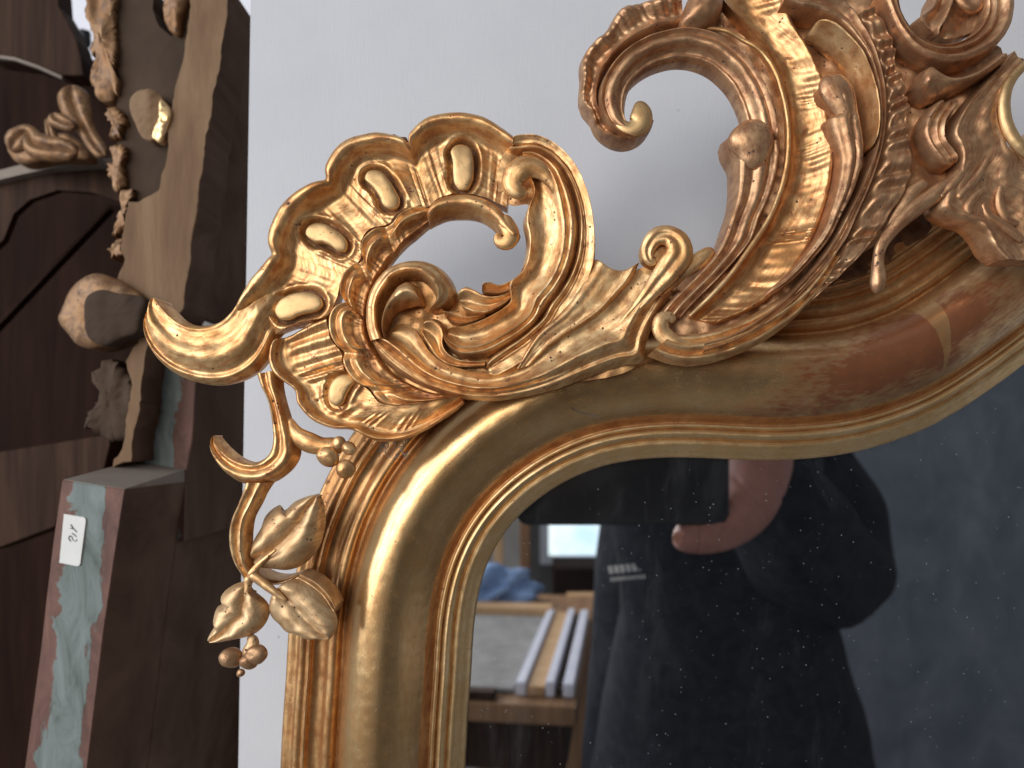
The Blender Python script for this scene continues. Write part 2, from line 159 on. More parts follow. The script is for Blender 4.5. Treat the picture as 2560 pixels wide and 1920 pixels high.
'stem2_o':(35,[(-95.72,-14.15),(-96.68,-17.5),(-98.12,-21.33),(-100.27,-26.6),(-101.09,-31.39),(-100.75,-36.19),(-99.07,-40.98),(-96.2,-45.29),(-94.67,-48.64)]),
'stem2_i':(35,[(-86.62,-14.15),(-88.53,-17.02),(-90.45,-20.85),(-93.09,-26.12),(-93.8,-31.39),(-93.8,-36.19),(-93.32,-40.02),(-92.37,-42.89),(-91.89,-45.77)]),
'tw1':(36,[(-93.4,-45.1,1.43),(-90.54,-41.52,1.14),(-87.68,-38.89,0.76),(-84.34,-36.03,0.38)]),
'tw2':(36,[(-93.17,-44.14,1.62),(-89.11,-47,1.53),(-84.82,-50.34,1.24),(-81,-53.21,0.48)]),
'tw3':(36,[(-93.4,-44.62,1.62),(-93.79,-47.96,1.24),(-94.26,-51.3,0.95),(-94.74,-55.11,0.38)]),
'lfa_o':(33,[(-94.6,-37.46),(-93.88,-33.11),(-92.19,-29.73),(-91.22,-26.83),(-88.8,-23.93),(-85.66,-22.24),(-84.21,-23.93),(-80.59,-21.03),(-76.72,-19.34),(-72.62,-18.23)]),
'lfa_i':(33,[(-92.43,-43.02),(-88.32,-43.74),(-83.49,-44.22),(-78.66,-42.78),(-74.31,-38.91),(-71.89,-34.56),(-70.69,-29.73),(-70.35,-25.38),(-70.35,-22),(-71.31,-18.62)]),
'lfb_o':(36,[(-95.31,-47),(-99.61,-48.44),(-102.95,-50.82),(-104.23,-53.21),(-102.95,-54.4),(-105.33,-56.07),(-106.52,-59.41),(-105.57,-61.32),(-107,-64.18),(-107.33,-66.32)]),
'lfb_i':(36,[(-92.93,-50.82),(-90.07,-52.73),(-88.16,-55.59),(-88.06,-58.45),(-89.35,-61.32),(-91.97,-64.18),(-95.31,-65.85),(-99.13,-66.56),(-102.95,-67.14),(-106.76,-67.14)]),
'lfc_o':(35,[(-85.66,-50.08),(-87.58,-53.43),(-88.29,-56.79),(-87.1,-59.66),(-84.7,-62.06),(-82.31,-64.45),(-78.95,-65.41),(-76.08,-66.61),(-72.24,-66.37),(-67.93,-66.61)]),
'lfc_i':(35,[(-83.74,-48.16),(-79.91,-46.73),(-76.08,-47.2),(-72.24,-49.6),(-69.37,-52.95),(-66.97,-56.31),(-65.54,-59.66),(-65.2,-61.58),(-65.92,-63.97),(-67.21,-66.37)]),
'lfd_o':(31,[(-79.32,-46.55),(-74.45,-49.47),(-70.06,-53.37),(-66.65,-58.24)]),
'lfd_i':(31,[(-76.89,-44.11),(-71.53,-47.03),(-67.63,-50.93),(-65.43,-55.32)]),
'lff_o':(30,[(-93.84,-43.81),(-89.93,-45.76),(-85.52,-46.74),(-80.63,-45.76)]),
'lff_i':(30,[(-92.37,-48.21),(-87.48,-49.68),(-82.59,-48.21),(-76.23,-44.3)]),
'bstalk':(33,[(-94.12,-65,1.45),(-93.15,-67.9,2.13),(-94.12,-70.32,2.42),(-96.53,-71.77,1.93)]),
'berryB':(35,[(-99.94,-72.36,3.93),(-93.8,-73.56,3.16),(-91.65,-71.4,4.02),(-97.25,-77.39,1.63)]),
'slab':(-75,[(-165.11,220.96),(-146.47,220.96),(-149.99,192.82),(-155.82,160.47),(-160.54,129.52),(-164.05,101.39),(-169.68,63.23),(-181.99,53.38),(-187.97,42.13),(-195,-10.55),(-204.49,-14.07),(-200.27,-4.22),(-198.87,1.34),(-193.94,28.77),(-196.76,32.99),(-197.46,37.91),(-191.13,50.57),(-188.32,67.45),(-201.68,77.3),(-198.87,88.55),(-200.27,93.47),(-197.46,106.14),(-196.41,116.69),(-191.13,116.16),(-180.58,122.49),(-177.77,140.07),(-174.25,164.69),(-167.92,192.82)]),
'panelB':(-86,[(-210.29,228),(-191.42,228),(-189.97,216.39),(-187.06,207.68),(-184.16,205.87),(-180.53,203.33),(-178.72,228),(-165.29,228),(-165.29,198.97),(-169.65,169.94),(-175.45,148.17),(-182.71,115.51),(-194.32,102.26),(-206.66,96.46),(-207.75,105.89),(-204.85,113.15),(-205.21,124.03),(-203.03,122.04),(-208.84,125.67),(-211.02,135.1),(-208.84,146.72),(-207.39,155.42),(-208.11,165.59),(-209.56,172.84),(-207.75,180.1),(-208.84,190.26),(-208.11,202.6),(-209.56,213.49)]),
'crust1':(-84,[(-221.38,225.28,0),(-208.39,225.28,0),(-207.66,208.68,0),(-207.66,189.19,0),(-206.58,179.09,0),(-209.11,169.71,0),(-214.88,169.71,0),(-219.21,174.76,0),(-217.77,183.42,0),(-219.21,201.46,0),(-221.74,215.17,0)]),
'crust2':(-84,[(-209.11,164.66),(-205.14,164.66),(-205.5,152.39),(-207.66,148.78),(-209.83,157.44)]),
'crust3':(-84,[(-208.39,147.33),(-204.06,145.89),(-202.61,136.51),(-204.06,124.24),(-207.66,124.96),(-210.55,134.34),(-209.83,141.56)]),
'goldchip':(-74,[(-179.36,164.91),(-175.15,160),(-177.25,150.19),(-180.76,144.22),(-182.86,145.28),(-180.76,157.2)]),
'post2':(-84,[(-178.44,226.72),(-172.3,226.72),(-173.74,210.84),(-176.63,201.46),(-179.88,203.27)]),
'knob':(-72,[(-227.68,57.8),(-225.03,65.47),(-220.15,74.53),(-213.87,79.28),(-208.29,80.25),(-202.72,78.72),(-193.65,73.84),(-186.33,67.56),(-188.07,59.89),(-190.86,50.83),(-196.44,48.74),(-207.6,44.55),(-213.18,43.86),(-218.75,45.95),(-223.63,51.53)]),
'knobcut':(-66,[(-210.12,68.43),(-203.96,71.17),(-197.11,69.8),(-182.72,65.69),(-184.43,58.84),(-187.17,50.62),(-193,48.57),(-203.27,44.8),(-209.44,47.88),(-211.83,57.47)]),
'scrap':(-80,[(-217.45,32.75),(-212.45,35.61),(-210.31,39.17),(-198.18,32.75),(-194.61,25.62),(-199.61,-0.07),(-215.31,3.5),(-220.3,7.06),(-218.88,12.77),(-213.88,18.48),(-213.17,28.47),(-216.73,29.9)]),
'post':(-95,[(-199.23,56.48),(-170.96,56.48),(-173.04,28.95),(-174.68,-0),(-178.03,-17.11),(-179.14,-52.09),(-208.91,-52.09),(-206.3,-10.42),(-202.21,26.71)]),
'block':(-40,[(-205.11,-17.38),(-178.06,-21.61),(-182.49,-50.56),(-186.91,-82.16),(-195.12,-149.04),(-205.24,-228.04),(-236.2,-228.04),(-222.3,-149.04),(-215.35,-96.06),(-212.19,-69.52),(-209.03,-44.24)]),
'sticker':(-39.4,[(-204.11,-32.22),(-195.41,-33.64),(-194.69,-34.3),(-194.54,-35.24),(-197.02,-54.17),(-197.59,-54.83),(-198.34,-55.06),(-206.1,-53.5)]),
'ink1':(-39.2,[(-201.05,-36.73),(-200.67,-37.4),(-200.11,-38.34),(-199.26,-39.23),(-198.31,-40.23)]),
'ink2':(-39.2,[(-201.3,-38.47),(-200.48,-38.53),(-199.73,-38.78)]),
'ink3':(-39.2,[(-200.58,-40.61),(-199.63,-41.18),(-198.5,-42.22)]),
'ink4':(-39.2,[(-200.77,-44.3),(-201.52,-43.54),(-201.9,-42.6),(-201.49,-41.9),(-200.73,-42.03),(-200.3,-43.07),(-199.73,-43.86),(-198.97,-44.15),(-198.46,-43.77),(-198.65,-43.16)]),
'rail_top':(-160,[(-329.39,161.87),(-309.23,167.13),(-291.7,170.2),(-269.78,170.9),(-253.12,170.9),(-253.12,166.69),(-269.78,165.99),(-291.7,164.5),(-309.23,160.99),(-329.39,156.17)]),
'rail_body':(-166,[(-333.99,163.69),(-295.77,169.91),(-250.43,171.69),(-246.88,144.13),(-269.1,152.13),(-291.32,153.91),(-309.1,147.69),(-318.88,138.8),(-325.1,122.89),(-333.99,114.8)]),
'plank':(-150,[(-321.73,-8.13),(-249.81,3.42),(-249.81,-2.57),(-253.23,-17.12),(-275.49,-22.69),(-282.34,-51.37),(-321.73,-65.93)]),
'diag':(-190,[(-350.5,73.05),(-273.6,152.77),(-264.22,149.95),(-266.1,148.08),(-273.6,150.42),(-350.5,69.3)]),
'upboard':(-170,[(-337.05,281.8),(-294.44,281.8),(-293.55,269.24),(-287.72,259.37),(-282.33,247.71),(-279.64,236.95),(-278.3,226.18),(-291.3,226.18),(-311.94,233.36),(-337.05,236.95)]),
'upedge':(-168,[(-335.52,238.37),(-319.45,236.32),(-305.16,231.41),(-289.98,224.71),(-290.43,222.92),(-305.16,229.62),(-319.45,234.53),(-335.52,236.59)]),
'cv1':(-140,[(-265.59,204.91,6.69),(-264.76,197.39,9.03),(-261.83,188.19,8.02),(-257.23,179,5.18),(-252.22,170.64,4.85),(-246.37,163.95,4.18)]),
'cv2':(-134,[(-272.25,186.26,3.71),(-271.26,183.38,4.45),(-266.65,180.5,4.12),(-260.06,178.03,3.29)]),
'cv3':(-140,[(-300.7,166.46,4.18),(-296.52,173.15,7.52),(-291.5,177.33,5.02),(-286.49,170.64,7.52),(-278.13,168.13,7.52),(-269.77,167.3,6.69),(-262.25,165.63,4.18)]),
'cv4':(-140,[(-280.64,185.69,1),(-278.55,179,2.51),(-276.46,172.31,3.34),(-273.95,167.3,4.18)]),
'backdark1':(-230,[(-459.41,270.57),(-281.85,267.76),(-281.85,112.74),(-171.93,112.74),(-171.93,-310.03),(-459.41,-310.03)]),
'backdark2':(-225,[(-290.19,259.5),(-170.21,290.19),(-170.21,94.87),(-290.19,94.87)]),
'backwhite':(-420,[(-789.57,583.43),(-206.14,583.43),(-206.14,233.37),(-789.57,233.37)]),
'greyback':(-215,[(-213.32,119.54),(-195.52,144.26),(-189.59,104.71),(-215.3,75.05),(-226.17,75.05)]),
'blob':(-300,[(-357.62,322.06,3.49),(-358.78,326.71,3.95),(-357.62,315.09,3.49)]),
'shell_ground2':(36.5,[(-7.88,95.61),(-0.74,95.61),(8.79,89.9),(13.07,80.38),(11.17,70.86),(0.69,70.86),(-1.21,77.05),(-6.45,77.05),(-10.73,80.85),(-10.73,89.9)]),
'slabside':(-101,[(-172.26,237.61),(-157.89,237.61),(-161.52,207.35),(-167.72,172.56),(-172.86,139.28),(-176.64,109.03),(-182.69,68),(-187.38,68),(-183.6,116.59),(-177.55,177.1)]),
'ovalcut':(-78,[(-197.05,166.83),(-193.5,171.09),(-188.54,172.15),(-183.57,170.38),(-180.73,166.83),(-182.15,159.03),(-184.28,151.93),(-186.41,146.97),(-189.96,147.67),(-194.21,154.77),(-197.05,161.86)]),
'crust4':(-84,[(-207.66,98.08),(-204.06,100.97),(-202.61,96.64),(-204.06,91.58),(-207.66,90.5),(-210.19,93.75)]),
'crust5':(-84,[(-201.89,124.24),(-199,124.96),(-201.17,114.86),(-204.78,104.03),(-206.58,101.15),(-205.5,108.36),(-203.33,115.58)]),
'web':(-143,[(-305.42,170.21),(-302.06,178.63),(-294.48,181.99),(-289.43,177.78),(-281.85,175.26),(-273.43,178.63),(-265.85,176.1),(-257.43,164.31),(-275.95,163.47),(-301.21,162.63)]),
'shell_ground3':(33.5,[(-85.02,30.91),(-77.07,36.69),(-68.39,41.39),(-57.54,44.29),(-53.93,36.69),(-45.97,27.29),(-32.23,18.61),(-23.91,15),(-26.81,13.19),(-39.46,4.51),(-50.31,1.98),(-61.16,6.32),(-74.18,9.93),(-77.79,17.16),(-85.02,24.4)]),
'chip':(37.2,[(-45.58,100.31),(-43.21,99.5),(-41.07,99.12),(-41.07,97.22),(-41.79,94.85),(-44.16,95.09),(-44.87,97.22)]),
'curlbowl':(38.6,[(36.19,59.23),(35.71,63),(37.6,66.78),(41.38,68.66),(46.09,68.19),(48.92,64.89),(48.45,60.64),(44.68,57.34),(40.9,56.4)]),
'slot':(41.3,[(46.95,48.75),(48.82,51.54),(52.08,53.41),(55.35,54.81),(56.74,54.57),(54.88,52.48),(51.62,50.15),(48.35,48.05)]),
'crest_shade':(13,[(87.44,49.01),(109.45,69.97),(127.79,83.07),(151.36,88.31),(172.32,77.83),(182.8,67.35),(156.6,67.88),(130.41,54.25),(109.45,45.87)]),
'hairline':(24,[(13.09,11.18),(16.1,9.78),(19.11,9.08),(22.62,8.38)]),
'webspot':(24,[(-48.85,-1.86)]),
'panel_o':(40.2,[(-5.59,22.83),(1.27,34.46),(7.83,40.31),(12.98,46.64),(16.73,52.73),(19.54,56.95),(20.85,59.19)]),
'panel_i':(40.2,[(-0.67,24.23),(7.36,31.55),(15.79,36.89),(22.82,41.72),(28.44,47.58),(32.42,52.26),(35.23,58.35)])}


# ------------------------------------------------------------------ materials
MATS = {}


def new_mat(name):
    m = bpy.data.materials.new(name)
    m.use_nodes = True
    nt = m.node_tree
    b = nt.nodes['Principled BSDF']
    MATS[name] = m
    return m, nt, b


def coords(nt, scale=(1, 1, 1), kind='Object'):
    tc = nt.nodes.new('ShaderNodeTexCoord')
    mp = nt.nodes.new('ShaderNodeMapping')
    mp.inputs['Scale'].default_value = scale
    nt.links.new(tc.outputs[kind], mp.inputs['Vector'])
    return mp.outputs['Vector']


def noise(nt, vec, scale, detail=4, rough=0.55, dist=0.0):
    n = nt.nodes.new('ShaderNodeTexNoise')
    n.inputs['Scale'].default_value = scale
    n.inputs['Detail'].default_value = detail
    n.inputs['Roughness'].default_value = rough
    n.inputs['Distortion'].default_value = dist
    nt.links.new(vec, n.inputs['Vector'])
    return n.outputs['Fac']


def ramp(nt, fac, stops):
    r = nt.nodes.new('ShaderNodeValToRGB')
    el = r.color_ramp.elements
    while len(el) < len(stops):
        el.new(0.5)
    for e, (p, c) in zip(el, stops):
        e.position = p
        e.color = (c, c, c, 1) if isinstance(c, (int, float)) else (*c, 1)
    nt.links.new(fac, r.inputs['Fac'])
    return r.outputs['Color']


def mixc(nt, fac, a, b, mode='MIX'):
    m = nt.nodes.new('ShaderNodeMix')
    m.data_type = 'RGBA'
    m.blend_type = mode
    for sock, v in ((m.inputs[0], fac), (m.inputs[6], a), (m.inputs[7], b)):
        if isinstance(v, bpy.types.NodeSocket):
            nt.links.new(v, sock)
        elif isinstance(v, (int, float)):
            sock.default_value = v
        else:
            sock.default_value = (*v, 1)
    return m.outputs[2]


def math_n(nt, op, a, b=0.0):
    m = nt.nodes.new('ShaderNodeMath')
    m.operation = op
    for sock, v in ((m.inputs[0], a), (m.inputs[1], b)):
        if isinstance(v, bpy.types.NodeSocket):
            nt.links.new(v, sock)
        else:
            sock.default_value = v
    return m.outputs[0]


def bump(nt, b, height, strength, dist=0.001, prev=None):
    n = nt.nodes.new('ShaderNodeBump')
    n.inputs['Strength'].default_value = strength
    n.inputs['Distance'].default_value = dist
    nt.links.new(height, n.inputs['Height'])
    if prev is not None:
        nt.links.new(prev, n.inputs['Normal'])
    nt.links.new(n.outputs['Normal'], b.inputs['Normal'])
    return n.outputs['Normal']


LAP_U = 4.276


def gold(name, base, pale, worn, rough=(0.26, 0.46), wear=0.5, speck=1.0, brushed=False, bumpy=0.25, metal=0.86, seed=0.0, bole=None):
    """Old water gilding: leaf with paler and redder passages, small losses and dust, hand-polished."""
    m, nt, b = new_mat(name)
    v = coords(nt)
    tr = nt.nodes.new('ShaderNodeVectorMath')
    tr.inputs[1].default_value = (seed, seed * 1.7, seed * 0.6)
    nt.links.new(v, tr.inputs[0])
    v0, v = v, tr.outputs[0]
    big = noise(nt, v, 60, 3, 0.6)
    mid = noise(nt, v, 230, 4, 0.65)
    fine = noise(nt, v, 1000, 2, 0.6)
    glaze = noise(nt, coords(nt, (4.5, 20, 1), 'UV'), 4.0, 3, 0.65)
    pm = math_n(nt, 'ADD', math_n(nt, 'MULTIPLY', big, 0.55), math_n(nt, 'MULTIPLY', glaze, 0.45))
    c = mixc(nt, ramp(nt, pm, [(0.40, 0.0), (0.60, 1.0)]), base, pale)
    w = ramp(nt, math_n(nt, 'ADD', math_n(nt, 'MULTIPLY', glaze, 0.45), math_n(nt, 'MULTIPLY', mid, 0.55)), [(0.40, 1.0), (0.54, 0.0)])
    c = mixc(nt, math_n(nt, 'MULTIPLY', w, wear), c, worn)
    scuff = ramp(nt, math_n(nt, 'ADD', math_n(nt, 'MULTIPLY', fine, 0.45), math_n(nt, 'MULTIPLY', mid, 0.55)), [(0.345, 1.0), (0.375, 0.0)])
    vo = nt.nodes.new('ShaderNodeTexVoronoi')
    vo.inputs['Scale'].default_value = 300
    nt.links.new(v, vo.inputs['Vector'])
    chip = ramp(nt, vo.outputs['Distance'], [(0.08, 1.0), (0.14, 0.0)])
    sel = ramp(nt, big, [(0.50, 0.0), (0.56, 1.0)])
    chipf = math_n(nt, 'MULTIPLY', math_n(nt, 'MAXIMUM', math_n(nt, 'MULTIPLY', chip, sel), scuff), speck)
    c = mixc(nt, chipf, c, (0.065, 0.032, 0.017))
    me = math_n(nt, 'SUBTRACT', metal, math_n(nt, 'ADD', math_n(nt, 'MULTIPLY', chipf, 0.75), math_n(nt, 'MULTIPLY', w, 0.35 * wear)))
    r = math_n(nt, 'ADD', ramp(nt, mid, [(0.3, rough[0]), (0.72, rough[1])]), math_n(nt, 'MULTIPLY', chipf, 0.25))
    if bole is not None:
        # passage where the leaf is rubbed through to polished red bole
        cx, cz, rx, rz = bole
        mp = nt.nodes.new('ShaderNodeMapping')
        mp.vector_type = 'TEXTURE'
        mp.inputs['Location'].default_value = (cx, -0.025, cz)
        mp.inputs['Rotation'].default_value = (0, RAD(-28), 0)
        mp.inputs['Scale'].default_value = (rx, 0.08, rz)
        nt.links.new(v0, mp.inputs['Vector'])
        ln = nt.nodes.new('ShaderNodeVectorMath')
        ln.operation = 'LENGTH'
        nt.links.new(mp.outputs[0], ln.inputs[0])
        k = math_n(nt, 'ADD', ln.outputs['Value'], math_n(nt, 'MULTIPLY', math_n(nt, 'SUBTRACT', big, 0.5), 1.1))
        bm_ = ramp(nt, math_n(nt, 'ADD', k, math_n(nt, 'MULTIPLY', math_n(nt, 'SUBTRACT', glaze, 0.5), 0.9)), [(0.40, 0.88), (1.15, 0.0)])
        sp = nt.nodes.new('ShaderNodeSeparateXYZ')
        nt.links.new(coords(nt, (1, 1, 1), 'UV'), sp.inputs[0])
        # a lap of double leaf crossing the rubbed passage
        vv_ = math_n(nt, 'SUBTRACT', sp.outputs[1], 0.17)
        half = math_n(nt, 'MAXIMUM', math_n(nt, 'MULTIPLY', vv_, 0.21), 0.0)
        dd_ = math_n(nt, 'ABSOLUTE', math_n(nt, 'SUBTRACT', math_n(nt, 'ADD', sp.outputs[0], math_n(nt, 'MULTIPLY', vv_, -0.30)), LAP_U))
        lap = math_n(nt, 'LESS_THAN', math_n(nt, 'ADD', dd_, math_n(nt, 'MULTIPLY', math_n(nt, 'SUBTRACT', mid, 0.5), 0.02)), half)
        bm_ = math_n(nt, 'MULTIPLY', bm_, math_n(nt, 'SUBTRACT', 1.0, math_n(nt, 'MULTIPLY', lap, 0.45)))
        c = mixc(nt, bm_, c, (0.17, 0.046, 0.022))
        me = math_n(nt, 'SUBTRACT', me, math_n(nt, 'MULTIPLY', bm_, 0.55))
        r = math_n(nt, 'SUBTRACT', r, math_n(nt, 'MULTIPLY', bm_, 0.11))
    nt.links.new(c, b.inputs['Base Color'])
    nt.links.new(me, b.inputs['Metallic'])
    nt.links.new(r, b.inputs['Roughness'])
    h = math_n(nt, 'ADD', math_n(nt, 'MULTIPLY', mid, bumpy), math_n(nt, 'MULTIPLY', fine, bumpy * 0.30))
    h = math_n(nt, 'SUBTRACT', h, math_n(nt, 'MULTIPLY', chipf, 0.10))
    if brushed:
        br = noise(nt, coords(nt, (2, 300, 1), 'UV'), 3.0, 3, 0.7)
        h = math_n(nt, 'ADD', h, math_n(nt, 'MULTIPLY', br, 0.035))
    bump(nt, b, h, 0.7, 0.0010)
    return m


gold('gold_carved', (0.63, 0.345, 0.135), (0.84, 0.585, 0.31), (0.38, 0.155, 0.06), (0.34, 0.54), 0.7, 1.0, bumpy=0.15)
gold('gold_shell', (0.61, 0.325, 0.12), (0.82, 0.55, 0.275), (0.38, 0.145, 0.052), (0.34, 0.53), 0.75, 1.0, bumpy=0.15, seed=3.1)
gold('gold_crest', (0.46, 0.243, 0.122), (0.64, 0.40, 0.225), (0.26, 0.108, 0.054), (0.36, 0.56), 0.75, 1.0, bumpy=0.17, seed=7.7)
gold('gold_flutes', (0.55, 0.262, 0.092), (0.74, 0.455, 0.215), (0.34, 0.12, 0.042), (0.30, 0.50), 0.7, 1.0, bumpy=0.16, seed=1.3)
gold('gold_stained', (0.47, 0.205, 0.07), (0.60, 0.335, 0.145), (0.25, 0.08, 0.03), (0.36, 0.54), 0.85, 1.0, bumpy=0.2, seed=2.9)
gold('gold_bead', (0.56, 0.36, 0.165), (0.66, 0.455, 0.235), (0.44, 0.23, 0.09), (0.42, 0.54), 0.4, 0.8, bumpy=0.12, seed=5.5)
gold('gold_leaf', (0.58, 0.37, 0.185), (0.72, 0.515, 0.30), (0.37, 0.19, 0.085), (0.44, 0.62), 0.6, 1.0, bumpy=0.16, metal=0.72, seed=9.2)
gold('gold_burnished', (0.64, 0.385, 0.165), (0.74, 0.49, 0.24), (0.50, 0.24, 0.10), (0.20, 0.29), 0.35, 0.2, brushed=True, bumpy=0.025, seed=2.2,
     bole=(0.128, 0.032, 0.075, 0.020))
gold('gold_cove', (0.54, 0.28, 0.11), (0.66, 0.405, 0.19), (0.37, 0.145, 0.05), (0.28, 0.45), 0.7, 0.7, brushed=True, bumpy=0.08, seed=4.4)
gold('gold_lip', (0.72, 0.475, 0.225), (0.84, 0.62, 0.35), (0.50, 0.275, 0.115), (0.28, 0.45), 0.45, 0.45, brushed=True, bumpy=0.05, seed=6.4)
gold('gold_old_leaf', (0.42, 0.24, 0.125), (0.56, 0.37, 0.22), (0.26, 0.125, 0.06), (0.36, 0.56), 0.7, 1.0, bumpy=0.3, metal=0.78, seed=1.9)
gold('gold_old', (0.24, 0.118, 0.046), (0.31, 0.185, 0.10), (0.10, 0.046, 0.022), (0.42, 0.62), 0.9, 1.0, metal=0.55, bumpy=0.3, seed=8.8)


def plain(name, stops, scale=30, rough=0.7, bstr=0.3, stretch=(1, 1, 1), detail=6, spec=0.3, bd=0.001, metal=0.0):
    m, nt, b = new_mat(name)
    v = coords(nt, stretch)
    n = noise(nt, v, scale, detail, 0.6, 0.5)
    nt.links.new(ramp(nt, n, stops), b.inputs['Base Color'])
    b.inputs['Roughness'].default_value = rough
    b.inputs['Specular IOR Level'].default_value = spec
    b.inputs['Metallic'].default_value = metal
    bump(nt, b, noise(nt, v, scale * 4, 4), bstr, bd)
    return m


plain('groove_brown', [(0.3, (0.075, 0.033, 0.016)), (0.7, (0.24, 0.11, 0.045))], 300, 0.6)  # groove colour, also used for the shade sheet under the crest
plain('dark_wood', [(0.3, (0.010, 0.0040, 0.0026)), (0.7, (0.028, 0.0125, 0.0080))], 12, 0.75, 0.2, (6, 1, 0.6), spec=0.06)
plain('brown_wood', [(0.25, (0.018, 0.008, 0.005)), (0.5, (0.038, 0.019, 0.012)), (0.75, (0.068, 0.036, 0.022))], 22, 0.7, 0.3, (7, 1, 0.35), spec=0.1)
plain('tan_gesso', [(0.25, (0.10, 0.053, 0.027)), (0.45, (0.175, 0.103, 0.056)), (0.7, (0.25, 0.160, 0.093))], 26, 0.8, 0.45, (2.2, 1, 0.4))
plain('dim_gesso', [(0.25, (0.034, 0.020, 0.012)), (0.75, (0.078, 0.047, 0.030))], 22, 0.85, 0.3)
plain('side_brown', [(0.25, (0.055, 0.028, 0.018)), (0.5, (0.105, 0.060, 0.040)), (0.75, (0.165, 0.100, 0.068))], 22, 0.75, 0.3, (7, 1, 0.35), spec=0.1)
plain('dusty_wood', [(0.3, (0.16, 0.125, 0.105)), (0.7, (0.27, 0.225, 0.19))], 30, 0.85, 0.3)
plain('white_wall', [(0.3, (0.72, 0.73, 0.80)), (0.7, (0.78, 0.78, 0.84))], 6, 0.8, 0.1)
plain('bench_wood', [(0.3, (0.20, 0.10, 0.045)), (0.7, (0.36, 0.20, 0.10))], 9, 0.5, 0.2, (8, 1, 1))
plain('pale_wood', [(0.3, (0.46, 0.27, 0.13)), (0.7, (0.62, 0.40, 0.22))], 9, 0.5, 0.2, (1, 8, 1))
plain('grey_felt', [(0.3, (0.20, 0.19, 0.185)), (0.7, (0.30, 0.29, 0.28))], 40, 0.9, 0.2)
plain('blue_cloth', [(0.3, (0.17, 0.28, 0.52)), (0.7, (0.33, 0.47, 0.72))], 14, 0.85, 0.5, bd=0.01)
plain('silver_strip', [(0.3, (0.70, 0.71, 0.82)), (0.7, (0.86, 0.87, 0.95))], 20, 0.3, 0.1, spec=0.6)
plain('plaster_grey', [(0.28, (0.090, 0.106, 0.130)), (0.5, (0.135, 0.153, 0.180)), (0.72, (0.195, 0.215, 0.240))], 9.0, 0.85, 0.3, (1, 1, 0.7))
plain('floor_grey', [(0.3, (0.20, 0.20, 0.215)), (0.7, (0.30, 0.30, 0.31))], 5, 0.6, 0.2)
plain('fleece', [(0.3, (0.008, 0.009, 0.013)), (0.7, (0.022, 0.024, 0.032))], 60, 0.95, 0.5, spec=0.15, bd=0.003)
plain('denim', [(0.3, (0.012, 0.015, 0.025)), (0.7, (0.03, 0.035, 0.05))], 60, 0.9, 0.4)
plain('skin', [(0.3, (0.24, 0.105, 0.08)), (0.7, (0.33, 0.16, 0.125))], 40, 0.5, 0.2)
plain('skin_nail', [(0.3, (0.42, 0.18, 0.12)), (0.7, (0.50, 0.24, 0.17))], 40, 0.35, 0.05)
plain('hair', [(0.3, (0.02, 0.014, 0.01)), (0.7, (0.05, 0.035, 0.025))], 200, 0.6, 0.5)
plain('phone_black', [(0.3, (0.008, 0.009, 0.012)), (0.7, (0.014, 0.015, 0.018))], 50, 0.35, 0.02)
plain('lens_glass', [(0.3, (0.004, 0.004, 0.006)), (0.7, (0.006, 0.006, 0.01))], 50, 0.08, 0.0)
plain('print_white', [(0.3, (0.60, 0.58, 0.56)), (0.7, (0.72, 0.70, 0.68))], 50, 0.7, 0.1)
plain('paper', [(0.3, (0.66, 0.655, 0.63)), (0.7, (0.72, 0.715, 0.70))], 90, 0.75, 0.05)
plain('paper_grey', [(0.3, (0.26, 0.25, 0.23)), (0.7, (0.36, 0.35, 0.33))], 4, 0.75, 0.05)
plain('wall_grey', [(0.3, (0.12, 0.118, 0.115)), (0.7, (0.17, 0.165, 0.16))], 3, 0.8, 0.1)
plain('ink', [(0.3, (0.05, 0.05, 0.055)), (0.7, (0.09, 0.09, 0.10))], 90, 0.6, 0.0)
plain('plant_green', [(0.3, (0.03, 0.07, 0.025)), (0.7, (0.07, 0.12, 0.05))], 40, 0.6, 0.1)
plain('dust_fluff', [(0.3, (0.18, 0.15, 0.12)), (0.7, (0.34, 0.30, 0.25))], 400, 0.95, 0.2)


def painted_green():
    """Worn grey-green distemper over red-brown bole and bare wood."""
    m, nt, b = new_mat('green_paint')
    v = coords(nt, (1, 1, 0.45))
    n1 = noise(nt, v, 48, 8, 0.65, 0.9)
    n2 = noise(nt, coords(nt, (1, 1, 0.3)), 110, 7, 0.7, 0.8)
    green = ramp(nt, n2, [(0.28, (0.065, 0.080, 0.072)), (0.45, (0.135, 0.165, 0.155)), (0.6, (0.18, 0.215, 0.21)), (0.75, (0.26, 0.285, 0.295))])
    sep = nt.nodes.new('ShaderNodeSeparateXYZ')
    uv = coords(nt, (1, 1, 1), 'UV')
    nt.links.new(uv, sep.inputs[0])
    # paint has rubbed off along both arrises
    e = math_n(nt, 'ABSOLUTE', math_n(nt, 'SUBTRACT', sep.outputs[0], 0.47))
    k = math_n(nt, 'ADD', math_n(nt, 'MULTIPLY', e, 1.55), math_n(nt, 'MULTIPLY', math_n(nt, 'SUBTRACT', n1, 0.5), 2.4))
    top = math_n(nt, 'MULTIPLY', math_n(nt, 'SUBTRACT', sep.outputs[1], 0.86), 1.5)
    k = math_n(nt, 'ADD', k, math_n(nt, 'MAXIMUM', top, 0.0))
    mask = ramp(nt, k, [(0.50, 0.0), (0.56, 1.0)])
    red = ramp(nt, n2, [(0.3, (0.070, 0.028, 0.021)), (0.7, (0.20, 0.095, 0.07))])
    c = mixc(nt, mask, green, red)
    nt.links.new(c, b.inputs['Base Color'])
    b.inputs['Roughness'].default_value = 0.7
    p = bump(nt, b, math_n(nt, 'SUBTRACT', 1.0, mask), 0.4, 0.0006)
    bump(nt, b, n2, 0.25, 0.0006, p)
    return m


painted_green()


